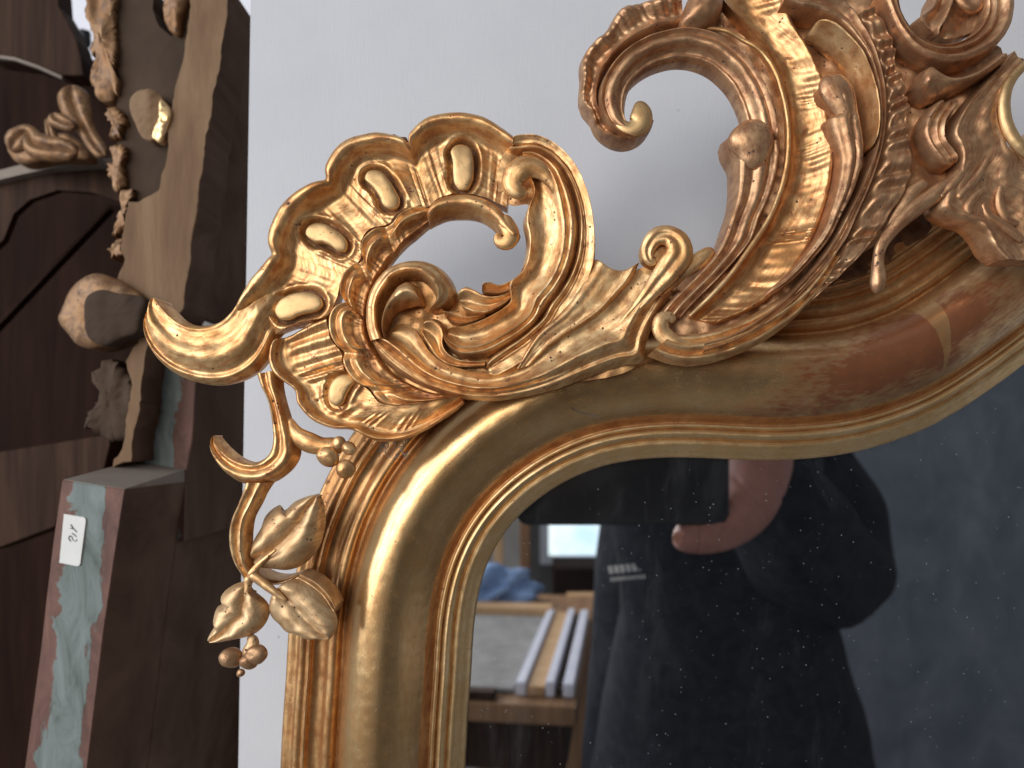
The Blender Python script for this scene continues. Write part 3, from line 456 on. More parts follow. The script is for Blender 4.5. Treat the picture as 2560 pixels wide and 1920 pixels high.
def board_mat():
    m, nt, b = new_mat('board_white')
    v = coords(nt)
    n = noise(nt, v, 14, 5, 0.6)
    c = ramp(nt, n, [(0.3, (0.525, 0.533, 0.570)), (0.7, (0.57, 0.578, 0.612))])
    vo = nt.nodes.new('ShaderNodeTexVoronoi')
    vo.inputs['Scale'].default_value = 95
    nt.links.new(v, vo.inputs['Vector'])
    dot = ramp(nt, vo.outputs['Distance'], [(0.03, 1.0), (0.07, 0.0)])
    sel = ramp(nt, noise(nt, v, 40, 2), [(0.58, 0.0), (0.64, 1.0)])
    c = mixc(nt, math_n(nt, 'MULTIPLY', math_n(nt, 'MULTIPLY', dot, sel), 0.6), c, (0.25, 0.25, 0.27))
    nt.links.new(c, b.inputs['Base Color'])
    b.inputs['Roughness'].default_value = 0.7
    b.inputs['Specular IOR Level'].default_value = 0.25
    w1 = noise(nt, coords(nt, (1, 1, 0.12)), 1500, 2)
    w2 = noise(nt, coords(nt, (0.12, 1, 1)), 1500, 2)
    bump(nt, b, math_n(nt, 'ADD', w1, w2), 0.25, 0.0003)
    return m


board_mat()


def mirror_mat():
    """Old silvered glass: clean reflection, a breath of dust, specks and a few wiping marks."""
    m, nt, b = new_mat('mirror_silver')
    v = coords(nt)
    b.inputs['Base Color'].default_value = (0.87, 0.89, 0.915, 1)
    b.inputs['Metallic'].default_value = 1.0
    b.inputs['Roughness'].default_value = 0.012
    dust = nt.nodes.new('ShaderNodeBsdfDiffuse')
    dust.inputs['Color'].default_value = (0.70, 0.72, 0.75, 1)
    vo = nt.nodes.new('ShaderNodeTexVoronoi')
    vo.inputs['Scale'].default_value = 500
    nt.links.new(v, vo.inputs['Vector'])
    dot = ramp(nt, vo.outputs['Distance'], [(0.05, 1.0), (0.11, 0.0)])
    sel = ramp(nt, noise(nt, v, 200, 2, 0.7), [(0.50, 0.0), (0.62, 1.0)])
    film = ramp(nt, noise(nt, coords(nt, (1, 1, 0.35)), 26, 7, 0.7, 1.5), [(0.55, 0.006), (0.85, 0.045)])
    f = math_n(nt, 'ADD', math_n(nt, 'MULTIPLY', math_n(nt, 'MULTIPLY', dot, sel), 0.62), film)
    mx = nt.nodes.new('ShaderNodeMixShader')
    nt.links.new(f, mx.inputs[0])
    nt.links.new(b.outputs[0], mx.inputs[1])
    nt.links.new(dust.outputs[0], mx.inputs[2])
    out = [n for n in nt.nodes if n.type == 'OUTPUT_MATERIAL'][0]
    nt.links.new(mx.outputs[0], out.inputs['Surface'])
    return m


mirror_mat()


def window_mat():
    m, nt, b = new_mat('window_daylight')
    em = nt.nodes.new('ShaderNodeEmission')
    v = coords(nt)
    c = ramp(nt, noise(nt, v, 3.2, 3), [(0.42, (0.62, 0.84, 1.0)), (0.60, (0.90, 1.0, 1.0)), (0.75, (0.45, 0.85, 0.75))])
    nt.links.new(c, em.inputs['Color'])
    em.inputs['Strength'].default_value = 1.3
    out = [n for n in nt.nodes if n.type == 'OUTPUT_MATERIAL'][0]
    nt.links.new(em.outputs[0], out.inputs['Surface'])
    return m


window_mat()

# ------------------------------------------------------------------ helpers


def P2(name):
    return np.array([p[:2] for p in PTS[name][1]], float)


def P3(name):
    return np.array(PTS[name][1], float)


def hermite(pts, par, q):
    """Non-uniform Catmull-Rom through pts at parameters par, evaluated at q."""
    n = len(pts)
    m = np.zeros_like(pts)
    d = (pts[1:] - pts[:-1]) / (par[1:] - par[:-1])[:, None]
    h = par[1:] - par[:-1]
    m[0], m[-1] = d[0], d[-1]
    if n > 2:
        m[1:-1] = (d[:-1] * h[1:, None] + d[1:] * h[:-1, None]) / (h[1:] + h[:-1])[:, None]
    i = np.clip(np.searchsorted(par, q, side='right') - 1, 0, n - 2)
    u = ((q - par[i]) / h[i])[:, None]
    hh = h[i][:, None]
    return ((2 * u**3 - 3 * u**2 + 1) * pts[i] + (u**3 - 2 * u**2 + u) * hh * m[i]
            + (-2 * u**3 + 3 * u**2) * pts[i + 1] + (u**3 - u**2) * hh * m[i + 1])


class Prof:
    """Smooth height profile through (t, h) stops."""

    def __init__(self, *st):
        self.t = np.array([a for a, _ in st], float)
        self.h = np.array([[b] for _, b in st], float)

    def __call__(self, t):
        t = np.asarray(t, float)
        return hermite(self.h, self.t, np.clip(t.ravel(), 0, 1))[:, 0].reshape(t.shape)


_W = [(RNG.uniform(0, 2 * pi), RNG.uniform(0, 2 * pi), l) for l in (14, 11, 9, 7, 5.5, 4.3, 3.4, 2.8)]


def wobble(x, z, amp=0.15, seed=0.0):
    s = 0
    for a, p, l in _W:
        s = s + (l / 10.0) * np.sin((x * math.cos(a) + z * math.sin(a)) * 2 * pi / l + p + seed * (1 + l))
    return amp * s / 2.0


def make(name, verts, faces, mat, parent=None, smooth=True, sharp=48, uvs=None):
    """verts in drawing millimetres (x, height, z); faces as index lists."""
    v = np.asarray(verts, float)
    w = np.empty_like(v)
    w[:, 0], w[:, 1], w[:, 2] = v[:, 0] * MM, -v[:, 1] * MM, v[:, 2] * MM
    me = bpy.data.meshes.new(name)
    me.from_pydata(w.tolist(), [], faces if isinstance(faces, list) else faces.tolist())
    if uvs is not None:
        ul = me.uv_layers.new(name='UVMap')
        li = np.empty(len(me.loops), np.int32)
        me.loops.foreach_get('vertex_index', li)
        ul.data.foreach_set('uv', np.asarray(uvs, np.float32)[li].ravel())
    bm = bmesh.new()
    bm.from_mesh(me)
    bmesh.ops.recalc_face_normals(bm, faces=bm.faces)
    bm.to_mesh(me)
    bm.free()
    if smooth:
        me.polygons.foreach_set('use_smooth', [True] * len(me.polygons))
        me.set_sharp_from_angle(angle=RAD(sharp))
    me.materials.append(MATS[mat] if isinstance(mat, str) else mat)
    o = bpy.data.objects.new(name, me)
    COL.objects.link(o)
    if parent is not None:
        o.parent = parent
    return o


def thing(name, label, cat, group=None, loc=(0, 0, 0)):
    o = bpy.data.objects.new(name, None)
    o.empty_display_size = 0.02
    o.location = loc
    COL.objects.link(o)
    return tag(o, label, cat, group)


def tag(o, label=None, cat=None, group=None, kind=None):
    for k, v in (('label', label), ('category', cat), ('group', group), ('kind', kind)):
        if v:
            o[k] = v
    return o


def ends_drop(d0, d1, e0, e1):
    k = 0
    if e0:
        u = np.clip(1 - d0 / e0, 0, 1)
        k = k + 1 - np.sqrt(np.clip(1 - u * u, 0, 1))
    if e1:
        u = np.clip(1 - d1 / e1, 0, 1)
        k = k + 1 - np.sqrt(np.clip(1 - u * u, 0, 1))
    return k


def band(name, key, hfun, mat, parent, base=None, wall=9, step=0.5, ends=(0, 0), drop=4, mods=(), amp=0.12, inset=0.8, lift=None, max_t=70, groove=None, zone=None, bow=0.0):
    """Carved ribbon between two drawn edges, hfun(t across, s station) gives the relief in mm."""
    Lp, Rp = P2(key + '_o'), P2(key + '_i')
    base = PTS[key + '_o'][0] if base is None else base
    mid = (Lp + Rp) / 2
    ch = 0.5 * (np.linalg.norm(np.diff(Lp, axis=0), axis=1) + np.linalg.norm(np.diff(Rp, axis=0), axis=1)) + 0.05
    par = np.concatenate([[0], np.cumsum(ch)])
    n = max(8, int(par[-1] / step))
    q = np.linspace(0, par[-1], n)
    L, R = hermite(Lp, par, q), hermite(Rp, par, q)
    st = np.interp(q, par, np.arange(len(par)))
    wid = np.linalg.norm(L - R, axis=1)
    nt = int(np.clip(wid.max() / step, 14, max_t))
    t = np.linspace(0, 1, nt)
    # a little denser toward the edges
    t = t + 0.05 * np.sin(2 * pi * t) * -1
    if bow:
        q2 = (q[:, None] - bow * (4 * t * (1 - t))[None, :] * (q[:, None] / q[-1])**4).ravel()
        Lq, Rq = hermite(Lp, par, q2).reshape(n, nt, 2), hermite(Rp, par, q2).reshape(n, nt, 2)
        X = Lq[..., 0] * (1 - t) + Rq[..., 0] * t
        Z = Lq[..., 1] * (1 - t) + Rq[..., 1] * t
    else:
        X = L[:, None, 0] * (1 - t) + R[:, None, 0] * t
        Z = L[:, None, 1] * (1 - t) + R[:, None, 1] * t
    T, S = np.broadcast_arrays(t[None, :], st[:, None])
    H = base + hfun(T, S) + wobble(X, Z, amp, base)
    if lift is not None:
        H = H + np.interp(st, np.arange(len(lift)), lift)[:, None]
    if ends[0] or ends[1]:
        H = H - drop * ends_drop(q, q[-1] - q, *ends)[:, None]
    for f in mods:
        H = f(X, Z, H)
    idx = np.arange(n * nt).reshape(n, nt)
    V = np.stack([X.ravel(), H.ravel(), Z.ravel()], 1)
    U = np.stack([np.repeat(q, nt) / 100, (T * wid[:, None]).ravel() / 100], 1)
    F = np.stack([idx[:-1, :-1], idx[1:, :-1], idx[1:, 1:], idx[:-1, 1:]], -1).reshape(-1, 4).tolist()
    per = np.concatenate([idx[:, 0], idx[-1, 1:], idx[-2::-1, -1], idx[0, -2:0:-1]])
    cx = np.stack([(L + R)[:, 0] / 2, (L + R)[:, 1] / 2], 1)
    row = per // nt
    pv = V[per]
    d = cx[row] - pv[:, [0, 2]]
    ln = np.linalg.norm(d, axis=1)[:, None] + 1e-6
    d = d / ln * np.minimum(inset, ln * 0.4)
    k0 = len(V)
    m1 = pv.copy()
    m1[:, 1] = np.minimum(pv[:, 1] - 0.3, base - wall * 0.45)
    m1[:, 0] -= d[:, 0] * 0.15
    m1[:, 2] -= d[:, 1] * 0.15
    m2 = pv.copy()
    m2[:, 0] += d[:, 0]
    m2[:, 2] += d[:, 1]
    m2[:, 1] = base - wall
    np_ = len(per)
    V = np.concatenate([V, m1, m2])
    U = np.concatenate([U, U[per], U[per]])
    a = np.arange(np_)
    b2 = (a + 1) % np_
    F += np.stack([per[a], per[b2], k0 + b2, k0 + a], 1).tolist()
    F += np.stack([k0 + a, k0 + b2, k0 + np_ + b2, k0 + np_ + a], 1).tolist()
    o = make(name, V, F, mat, parent, uvs=U)
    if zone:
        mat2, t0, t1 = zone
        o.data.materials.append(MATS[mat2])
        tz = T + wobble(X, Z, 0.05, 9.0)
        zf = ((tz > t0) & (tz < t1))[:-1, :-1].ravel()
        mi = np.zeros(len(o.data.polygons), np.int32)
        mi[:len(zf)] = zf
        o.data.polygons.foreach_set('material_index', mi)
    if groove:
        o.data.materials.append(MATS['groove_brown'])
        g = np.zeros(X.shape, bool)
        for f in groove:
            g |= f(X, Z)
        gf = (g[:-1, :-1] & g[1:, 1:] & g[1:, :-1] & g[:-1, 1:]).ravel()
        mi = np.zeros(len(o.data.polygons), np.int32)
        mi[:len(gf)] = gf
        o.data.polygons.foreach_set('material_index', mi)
    return o


def tube(name, key, mat, parent, flat=0.75, base=None, step=0.6, rise=None, pts=None, seg=20, ridge=0.0):
    """Rounded carved member along a drawn centre line with half widths."""
    P = P3(key) if pts is None else np.array(pts, float)
    base = PTS[key][0] if base is None else base
    ch = np.linalg.norm(np.diff(P[:, :2], axis=0), axis=1) + 0.05
    par = np.concatenate([[0], np.cumsum(ch)])
    n = max(10, int(par[-1] / step))
    # extra samples close to the tips for round ends
    q = par[-1] * (0.5 - 0.5 * np.cos(np.linspace(0, pi, n))) * 0.5 + np.linspace(0, par[-1], n) * 0.5
    C = hermite(P, par, q)
    r = np.maximum(C[:, 2], 0.05)
    r0, r1 = P[0, 2], P[-1, 2]
    u0, u1 = np.clip(1 - q / max(r0, .1), 0, 1), np.clip(1 - (q[-1] - q) / max(r1, .1), 0, 1)
    r = r * np.sqrt(np.clip(1 - u0**2, 0, 1)) * np.sqrt(np.clip(1 - u1**2, 0, 1)) + 0.01
    tg = np.gradient(C[:, :2], q, axis=0)
    tg /= np.linalg.norm(tg, axis=1)[:, None] + 1e-9
    nm = np.stack([-tg[:, 1], tg[:, 0]], 1)
    hb = np.full(n, float(base)) if rise is None else base + np.interp(np.linspace(0, 1, n), np.linspace(0, 1, len(rise)), rise)
    a = np.linspace(0, 2 * pi, seg, endpoint=False)
    X = C[:, None, 0] + nm[:, None, 0] * r[:, None] * np.cos(a)
    Z = C[:, None, 1] + nm[:, None, 1] * r[:, None] * np.cos(a)
    H = hb[:, None] + flat * r[:, None] * np.sin(a)
    if ridge:
        H = H - ridge * r[:, None] * np.exp(-(np.cos(a) / 0.25)**2) * (np.sin(a) > 0)
    H = H + wobble(X, Z, 0.10, base)
    idx = np.arange(n * seg).reshape(n, seg)
    nx = np.roll(idx, -1, axis=1)
    F = np.stack([idx[:-1], nx[:-1], nx[1:], idx[1:]], -1).reshape(-1, 4).tolist()
    F.append(idx[0].tolist())
    F.append(idx[-1].tolist())
    V = np.stack([X.ravel(), H.ravel(), Z.ravel()], 1)
    U = np.stack([np.repeat(q, seg) / 100, np.tile(a / 30, n)], 1)
    return make(name, V, F, mat, parent, uvs=U, sharp=60)


def smooth_loop(P, n):
    Q = np.concatenate([P[-2:], P, P[:3]])
    par = np.concatenate([[0], np.cumsum(np.linalg.norm(np.diff(Q, axis=0), axis=1) + 1e-3)])
    q = np.linspace(par[2], par[2 + len(P)], n, endpoint=False)
    return hermite(Q, par, q)


def dome(name, key, mat, parent, height, base=None, wall=3, n=72, rings=12, p=2.2, amp=0.08, jag=0.0):
    P = smooth_loop(P2(key), n)
    if jag:
        P = P + np.stack([wobble(P[:, 0] * 2.2, P[:, 1] * 2.2, jag, 1.0), wobble(P[:, 1] * 2.2, P[:, 0] * 2.2, jag, 2.0)], 1)
    base = PTS[key][0] if base is None else base
    c = P.mean(0)
    f = np.sin(np.linspace(0, pi / 2, rings + 1))[1:]
    V = [[c[0], base + height, c[1]]]
    for k in f:
        h = base + height * (1 - k**p)**0.55
        ring = c + (P - c) * k
        V += np.stack([ring[:, 0], h + wobble(ring[:, 0], ring[:, 1], amp, base), ring[:, 1]], 1).tolist()
    V += np.stack([P[:, 0], np.full(n, base - wall), P[:, 1]], 1).tolist()
    F = [[0, 1 + i, 1 + (i + 1) % n] for i in range(n)]
    for r in range(rings):
        a = 1 + r * n
        F += [[a + i, a + n + i, a + n + (i + 1) % n, a + (i + 1) % n] for i in range(n)]
    return make(name, V, F, mat, parent)


def prism(name, key, mat, parent, depth, back_mat=None, bevel=0.8, base=None, uv=False, amp=0.0, subdiv=False):
    """Slab: drawn outline, extruded away from the camera by depth mm, with a small worn chamfer."""
    P = P2(key)
    base = PTS[key][0] if base is None else base
    if subdiv:
        Q = []
        for a, b in zip(P, np.roll(P, -1, axis=0)):
            k = max(1, int(np.linalg.norm(b - a) / 3))
            for i in range(k):
                Q.append(a + (b - a) * i / k)
        P = np.array(Q)
        P = P + np.stack([wobble(P[:, 0], P[:, 1], amp, 3.0), wobble(P[:, 1], P[:, 0], amp, 5.0)], 1)
    n = len(P)
    c = P.mean(0)
    d = c - P
    d = d / (np.linalg.norm(d, axis=1)[:, None] + 1e-6)
    A = P + d * bevel
    V = np.concatenate([np.stack([A[:, 0], np.full(n, base), A[:, 1]], 1),
                        np.stack([P[:, 0], np.full(n, base - bevel), P[:, 1]], 1),
                        np.stack([P[:, 0], np.full(n, base - depth), P[:, 1]], 1)])
    F = [list(range(n)), list(range(3 * n - 1, 2 * n - 1, -1))]
    for i in range(n):
        j = (i + 1) % n
        F.append([i, n + i, n + j, j])
        F.append([n + i, 2 * n + i, 2 * n + j, n + j])
    U = None
    if uv:
        z0, z1 = P[:, 1].min(), P[:, 1].max()
        U = np.zeros((3 * n, 2))
        # across the face, following its lean
        for k in range(3 * n):
            x, z = V[k, 0], V[k, 2]
            xs = []
            for i in range(n):
                a, b = P[i], P[(i + 1) % n]
                if (a[1] - z) * (b[1] - z) <= 0 and abs(a[1] - b[1]) > 1e-6:
                    xs.append(a[0] + (b[0] - a[0]) * (z - a[1]) / (b[1] - a[1]))
            lo, hi = (min(xs), max(xs)) if xs else (x - 1, x + 1)
            U[k] = ((x - lo) / max(hi - lo, 1e-3), (z - z0) / (z1 - z0))
    o = make(name, V, F, mat, parent, smooth=False, uvs=U)
    if back_mat:
        o.data.materials.append(MATS[back_mat])
        for p in o.data.polygons:
            if p.index > 0 and (p.index == 1 or (p.index % 2 == 1)):
                p.material_index = 1
    return o


def sphere(name, c, r, h, mat, parent, sq=(1, 1, 1), seg=24):
    V, F = [], []
    for i in range(seg // 2 + 1):
        a = pi * i / (seg // 2)
        for j in range(seg):
            b = 2 * pi * j / seg
            V.append((c[0] + r * sq[0] * math.sin(a) * math.cos(b), h + r * sq[1] * math.cos(a), c[1] + r * sq[2] * math.sin(a) * math.sin(b)))
    for i in range(seg // 2):
        for j in range(seg):
            F.append([i * seg + j, (i + 1) * seg + j, (i + 1) * seg + (j + 1) % seg, i * seg + (j + 1) % seg])
    V = np.array(V)
    V[:, 1] += wobble(V[:, 0], V[:, 2], 0.35, c[0])
    V[:, 0] += wobble(V[:, 2], V[:, 1], 0.35, c[1])
    return make(name, V, F, mat, parent, sharp=80)


def seg_dist(X, Z, P, closed=True):
    D = np.full(X.shape, 1e9)
    Q = np.roll(P, -1, axis=0) if closed else P[1:]
    for a, b in zip(P, Q):
        ab = b - a
        u = np.clip(((X - a[0]) * ab[0] + (Z - a[1]) * ab[1]) / (ab @ ab + 1e-9), 0, 1)
        D = np.minimum(D, np.hypot(X - a[0] - ab[0] * u, Z - a[1] - ab[1] * u))
    return D


def inside(X, Z, P):
    c = np.zeros(X.shape, bool)
    for a, b in zip(P, np.roll(P, -1, axis=0)):
        m = ((a[1] > Z) != (b[1] > Z)) & (X < (b[0] - a[0]) * (Z - a[1]) / (b[1] - a[1] + 1e-12) + a[0])
        c ^= m
    return c


def moat(key, depth=2.2, w=1.6, lip=0.7):
    """Cut the sunk border round a bead into the carved ground."""
    P = smooth_loop(P2(key), 48)

    def f(X, Z, H):
        m = (X > P[:, 0].min() - 8) & (X < P[:, 0].max() + 8) & (Z > P[:, 1].min() - 8) & (Z < P[:, 1].max() + 8)
        if m.any():
            d = seg_dist(X[m], Z[m], P)
            d = np.where(inside(X[m], Z[m], P), -d, d)
            k = 1 / (1 + np.exp((d - w) / 0.28))
            H = H.copy()
            H[m] = H[m] - depth * k + lip * np.exp(-((d - w - 1.1) / 0.9)**2)
        return H
    return f


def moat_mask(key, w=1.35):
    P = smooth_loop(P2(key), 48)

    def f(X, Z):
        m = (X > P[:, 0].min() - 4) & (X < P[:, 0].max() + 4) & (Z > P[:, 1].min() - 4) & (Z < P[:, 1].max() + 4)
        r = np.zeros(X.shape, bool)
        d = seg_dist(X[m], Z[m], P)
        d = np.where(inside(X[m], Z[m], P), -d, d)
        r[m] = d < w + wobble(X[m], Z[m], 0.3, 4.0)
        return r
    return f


def patch(name, key, mat, parent, step=1.2, hf=None, wall=8):
    """Flat-ish carved ground inside a drawn outline."""
    from mathutils.geometry import delaunay_2d_cdt
    P = P2(key)
    base = PTS[key][0]
    Q = smooth_loop(P, 160)
    xs = np.arange(P[:, 0].min(), P[:, 0].max(), step)
    zs = np.arange(P[:, 1].min(), P[:, 1].max(), step)
    X, Z = np.meshgrid(xs, zs)
    m = inside(X, Z, Q)
    m[m] = seg_dist(X[m], Z[m], Q) > step * 0.7
    pts = np.concatenate([Q, np.stack([X[m], Z[m]], 1)])
    n = len(Q)
    v, _, f, _, _, _ = delaunay_2d_cdt([Vector(p) for p in pts], [], [list(range(n))], 1, 1e-5)
    v = np.array([list(a) for a in v])
    H = base + wobble(v[:, 0], v[:, 1], 0.5, base)
    V = np.stack([v[:, 0], H, v[:, 1]], 1)
    return make(name, V, [list(a) for a in f], mat, parent)


# ------------------------------------------------------------------ the setting
def box_obj(name, x0, x1, y0, y1, z0, z1, mat, parent=None, bev=0.0):
    """Axis-aligned block in metres with softened edges."""
    bm = bmesh.new()
    bmesh.ops.create_cube(bm, size=1)
    for v in bm.verts:
        v.co = ((x0 + x1) / 2 + v.co.x * (x1 - x0), (y0 + y1) / 2 + v.co.y * (y1 - y0), (z0 + z1) / 2 + v.co.z * (z1 - z0))
    if bev:
        bmesh.ops.bevel(bm, geom=bm.edges[:], offset=bev, segments=2, affect='EDGES', profile=0.6)
    me = bpy.data.meshes.new(name)
    bm.to_mesh(me)
    bm.free()
    me.materials.append(MATS[mat])
    o = bpy.data.objects.new(name, me)
    COL.objects.link(o)
    if parent:
        o.parent = parent
    return o


FLOOR = -1.25
tag(box_obj('floor', -3.0, 2.6, -3.2, 1.2, FLOOR - 0.05, FLOOR, 'floor_grey'), kind='structure')
tag(box_obj('wall', -3.0, 2.6, -3.25, -3.2, FLOOR, 1.6, 'wall_grey'), kind='structure')
tag(box_obj('wall', 0.34, 2.6, -1.53, -1.45, FLOOR, 1.6, 'plaster_grey'), kind='structure')
# white primed board the mirror stands in front of
bx = [(596 - 1330), (627 - 1330)]
BD = 0.045
k = (CAM_D + BD * 1000) / 1774 * MM
bm = bmesh.new()
zt, zb = 0.62, -0.62
edge = lambda z: (627 - 1330) * k + ((596 - 627) * k) * ((1100 * k - z) / (1920 * k))
xt, xb = edge(zt), edge(zb)
vv = [bm.verts.new(p) for p in ((xb, BD, zb), (0.95, BD, zb), (0.95, BD, zt), (xt, BD, zt),
                                (xb, BD + 0.016, zb), (0.95, BD + 0.016, zb), (0.95, BD + 0.016, zt), (xt, BD + 0.016, zt))]
for f in ((0, 1, 2, 3), (7, 6, 5, 4), (0, 3, 7, 4), (1, 5, 6, 2), (3, 2, 6, 7), (0, 4, 5, 1)):
    bm.faces.new([vv[i] for i in f])
bmesh.ops.recalc_face_normals(bm, faces=bm.faces)
me = bpy.data.meshes.new('white_board')
bm.to_mesh(me)
bm.free()
me.materials.append(MATS['board_white'])
board = bpy.data.objects.new('white_board', me)
COL.objects.link(board)
tag(board, 'large white primed board standing behind the gilt mirror', 'board')

# ------------------------------------------------------------------ the mirror: moulding
mirror = thing('mirror_frame', 'carved gilt rococo mirror frame with shell and scroll crest', 'mirror')


def sweep(name, prof, mat, parent, step=1.1, n_t=40):
    """Run a moulding section (offset from the sight edge, height) along the drawn sight edge."""
    P = P2('sight')
    par = np.concatenate([[0], np.cumsum(np.linalg.norm(np.diff(P, axis=0), axis=1))])
    q = np.arange(0, par[-1], step)
    C = hermite(P, par, q)
    for _ in range(30):
        C[1:-1] = (C[:-2] + 2 * C[1:-1] + C[2:]) / 4
    tg = np.gradient(C, q, axis=0)
    tg /= np.linalg.norm(tg, axis=1)[:, None]
    nm = np.stack([-tg[:, 1], tg[:, 0]], 1)
    o = np.array([p[0] for p in prof], float)
    h = np.array([[p[0], p[1]] for p in prof], float)
    pp = np.concatenate([[0], np.cumsum(np.linalg.norm(np.diff(h, axis=0), axis=1) + 1e-3)])
    pr = hermite(h, pp, np.linspace(0, pp[-1], n_t))
    X = C[:, None, 0] + nm[:, None, 0] * pr[None, :, 0]
    Z = C[:, None, 1] + nm[:, None, 1] * pr[None, :, 0]
    H = np.broadcast_to(pr[None, :, 1], X.shape) + wobble(X, Z, 0.035, 2.0)
    n, m = X.shape
    idx = np.arange(n * m).reshape(n, m)
    F = np.stack([idx[:-1, :-1], idx[1:, :-1], idx[1:, 1:], idx[:-1, 1:]], -1).reshape(-1, 4).tolist()
    V = np.stack([X.ravel(), H.ravel(), Z.ravel()], 1)
    U = np.stack([np.repeat(q, m) / 100, np.tile(pr[:, 0], n) / 100], 1)
    return make(name, V, F, mat, parent, uvs=U, sharp=75)


sweep('sight_edge', [(-0.2, 0.5), (0, 3.6), (0.5, 4.3), (2.5, 5.6), (5.2, 7.0), (5.7, 7.0)], 'gold_lip', mirror, n_t=26)
sweep('inner_bead', [(5.7, 7.0), (5.9, 6.0), (6.6, 6.2), (6.9, 7.6), (7.6, 9.6), (8.7, 10.6), (9.8, 10.2), (10.5, 8.9), (10.7, 8.6),
                     (10.9, 10.4), (11.5, 11.2), (12.1, 11.0)], 'gold_lip', mirror, n_t=56)
sweep('inner_cove', [(12.1, 11.0), (12.3, 10.3), (12.9, 10.2), (13.8, 11.2), (14.8, 13.0), (15.6, 15.2)], 'gold_cove', mirror, n_t=20)
sweep('round_moulding', [(15.6, 15.2), (17.5, 18.4), (20.5, 22.0), (24.5, 25.2), (29, 27.2), (33.5, 27.4), (37.5, 25.8), (41, 22.4), (43.4, 18.6),
                         (44.8, 14.5)], 'gold_burnished', mirror, n_t=60)
sweep('outer_steps', [(44.8, 14.5), (45.6, 14.2), (46.0, 15.8), (46.9, 17.3), (48.4, 17.8), (49.8, 17.2), (50.6, 15.8), (51.2, 14.9), (52.6, 14.3), (54.6, 14.6),
                      (56.0, 15.6), (56.3, 16.6), (57.2, 16.8), (57.5, 15.5), (58.0, 14.8), (59.0, 15.3), (60.2, 15.5), (61.2, 14.8), (61.7, 13.6),
                      (62.2, 13.0), (64.8, 12.6), (66.0, 12.0), (66.4, 10.5), (66.2, 0.0), (65.5, -10)], 'gold_cove', mirror, n_t=90)
# glass
P = P2('sight')
par = np.concatenate([[0], np.cumsum(np.linalg.norm(np.diff(P, axis=0), axis=1))])
Cg = hermite(P, par, np.linspace(0, par[-1], 320))
poly = [(x - 0.6, z + 0.6) for x, z in Cg] + [(Cg[-1][0] + 2, Cg[0][1])]
Vg = [(x, 0.6, z) for x, z in poly] + [(x, -3.4, z) for x, z in poly]
ng = len(poly)
Fg = [list(range(ng)), list(range(2 * ng - 1, ng - 1, -1))] + [[i, ng + i, ng + (i + 1) % ng, (i + 1) % ng] for i in range(ng)]
make('mirror_glass', Vg, Fg, 'mirror_silver', mirror, smooth=False)

# ------------------------------------------------------------------ the shell
dip = lambda S, at, w=0.28: sum(np.exp(-((S - a) / w)**2) for a in at)
p_field = Prof((0, -5), (0.03, -0.8), (0.08, 2.6), (0.135, 3.7), (0.19, 3.0), (0.26, 0.0), (0.34, -2.2), (0.45, -2.4), (0.7, -0.8), (1, 0.4))
rip = lambda T, a, b: 1 / (1 + np.exp(-(T - a) / 0.05)) / (1 + np.exp((T - b) / 0.05))


def h_field(T, S):
    h = p_field(T)
    roll = np.clip(1 - T / 0.24, 0, 1)
    h = h - 2.6 * roll * dip(S, (4.1, 10.1, 17.1), 0.30)
    fl = (np.cos(S * 2 * pi * 1.15 + 1.5 * np.sin(S * 1.3) + T) + 0.5 * np.cos(S * 2 * pi * 2.6 + 3 * T)) * (0.6 + 0.6 * np.sin(S * 2.3 + 1.1))
    return h + 0.24 * fl * rip(T, 0.42, 0.97)


shell = band('shell', 'field', h_field, 'gold_shell', mirror, step=0.42, ends=(9, 0), drop=5,
             mods=[moat(b) for b in ('bead1', 'bead2', 'bead3', 'bead4')], max_t=100,
             groove=[moat_mask(b) for b in ('bead1', 'bead2', 'bead3', 'bead4')])
for b in ('bead1', 'bead2', 'bead3', 'bead4'):
    o = dome('bead', b, 'gold_bead', shell, 0.9, base=36.5, wall=3, p=3.5)
p_horn = Prof((0, -3), (0.05, 0.2), (0.15, 0.7), (0.35, 0.8), (0.48, 1.7), (0.56, 1.7), (0.7, 0.2), (0.84, -1.1), (0.88, -0.5), (0.92, -0.9), (1, -4))
band('horn', 'horn', lambda T, S: p_horn(T) * np.clip(1.15 - S * 0.05, 0.4, 1), 'gold_shell', shell, lift=[-5, -2.2, -0.5, 0, 0.5, 1, 1.5, 2, 2.5, 3, 3], ends=(6, 1.5), drop=3)
p_fan = Prof((0, -4), (0.03, 0), (0.07, 1.7), (0.11, 1.4), (0.17, -0.8), (0.27, -1.7), (0.5, -0.9), (0.8, 0.2), (1, 0.6))


def h_fan(T, S):
    fl = np.cos((S - 0.35) * 2 * pi * 0.78 + 0.5 * T)
    f2 = np.cos(S * 2 * pi * 1.25 + 1.6 * np.sin(1.4 * S) + 2 * T) * (S > 8) * (0.55 + 0.6 * np.sin(S * 1.9))
    a = np.where(S < 6.3, 0.62 + 0.28 * np.sin(S * 1.7), 0.0) * rip(T, 0.34, 1.2)
    return p_fan(T) + a * fl + 0.38 * f2 * rip(T, 0.3, 0.62) * (S < 19.5) - 0.9 * np.clip(1 - T / 0.16, 0, 1) * dip(S, (6.6, 13.6), 0.5)


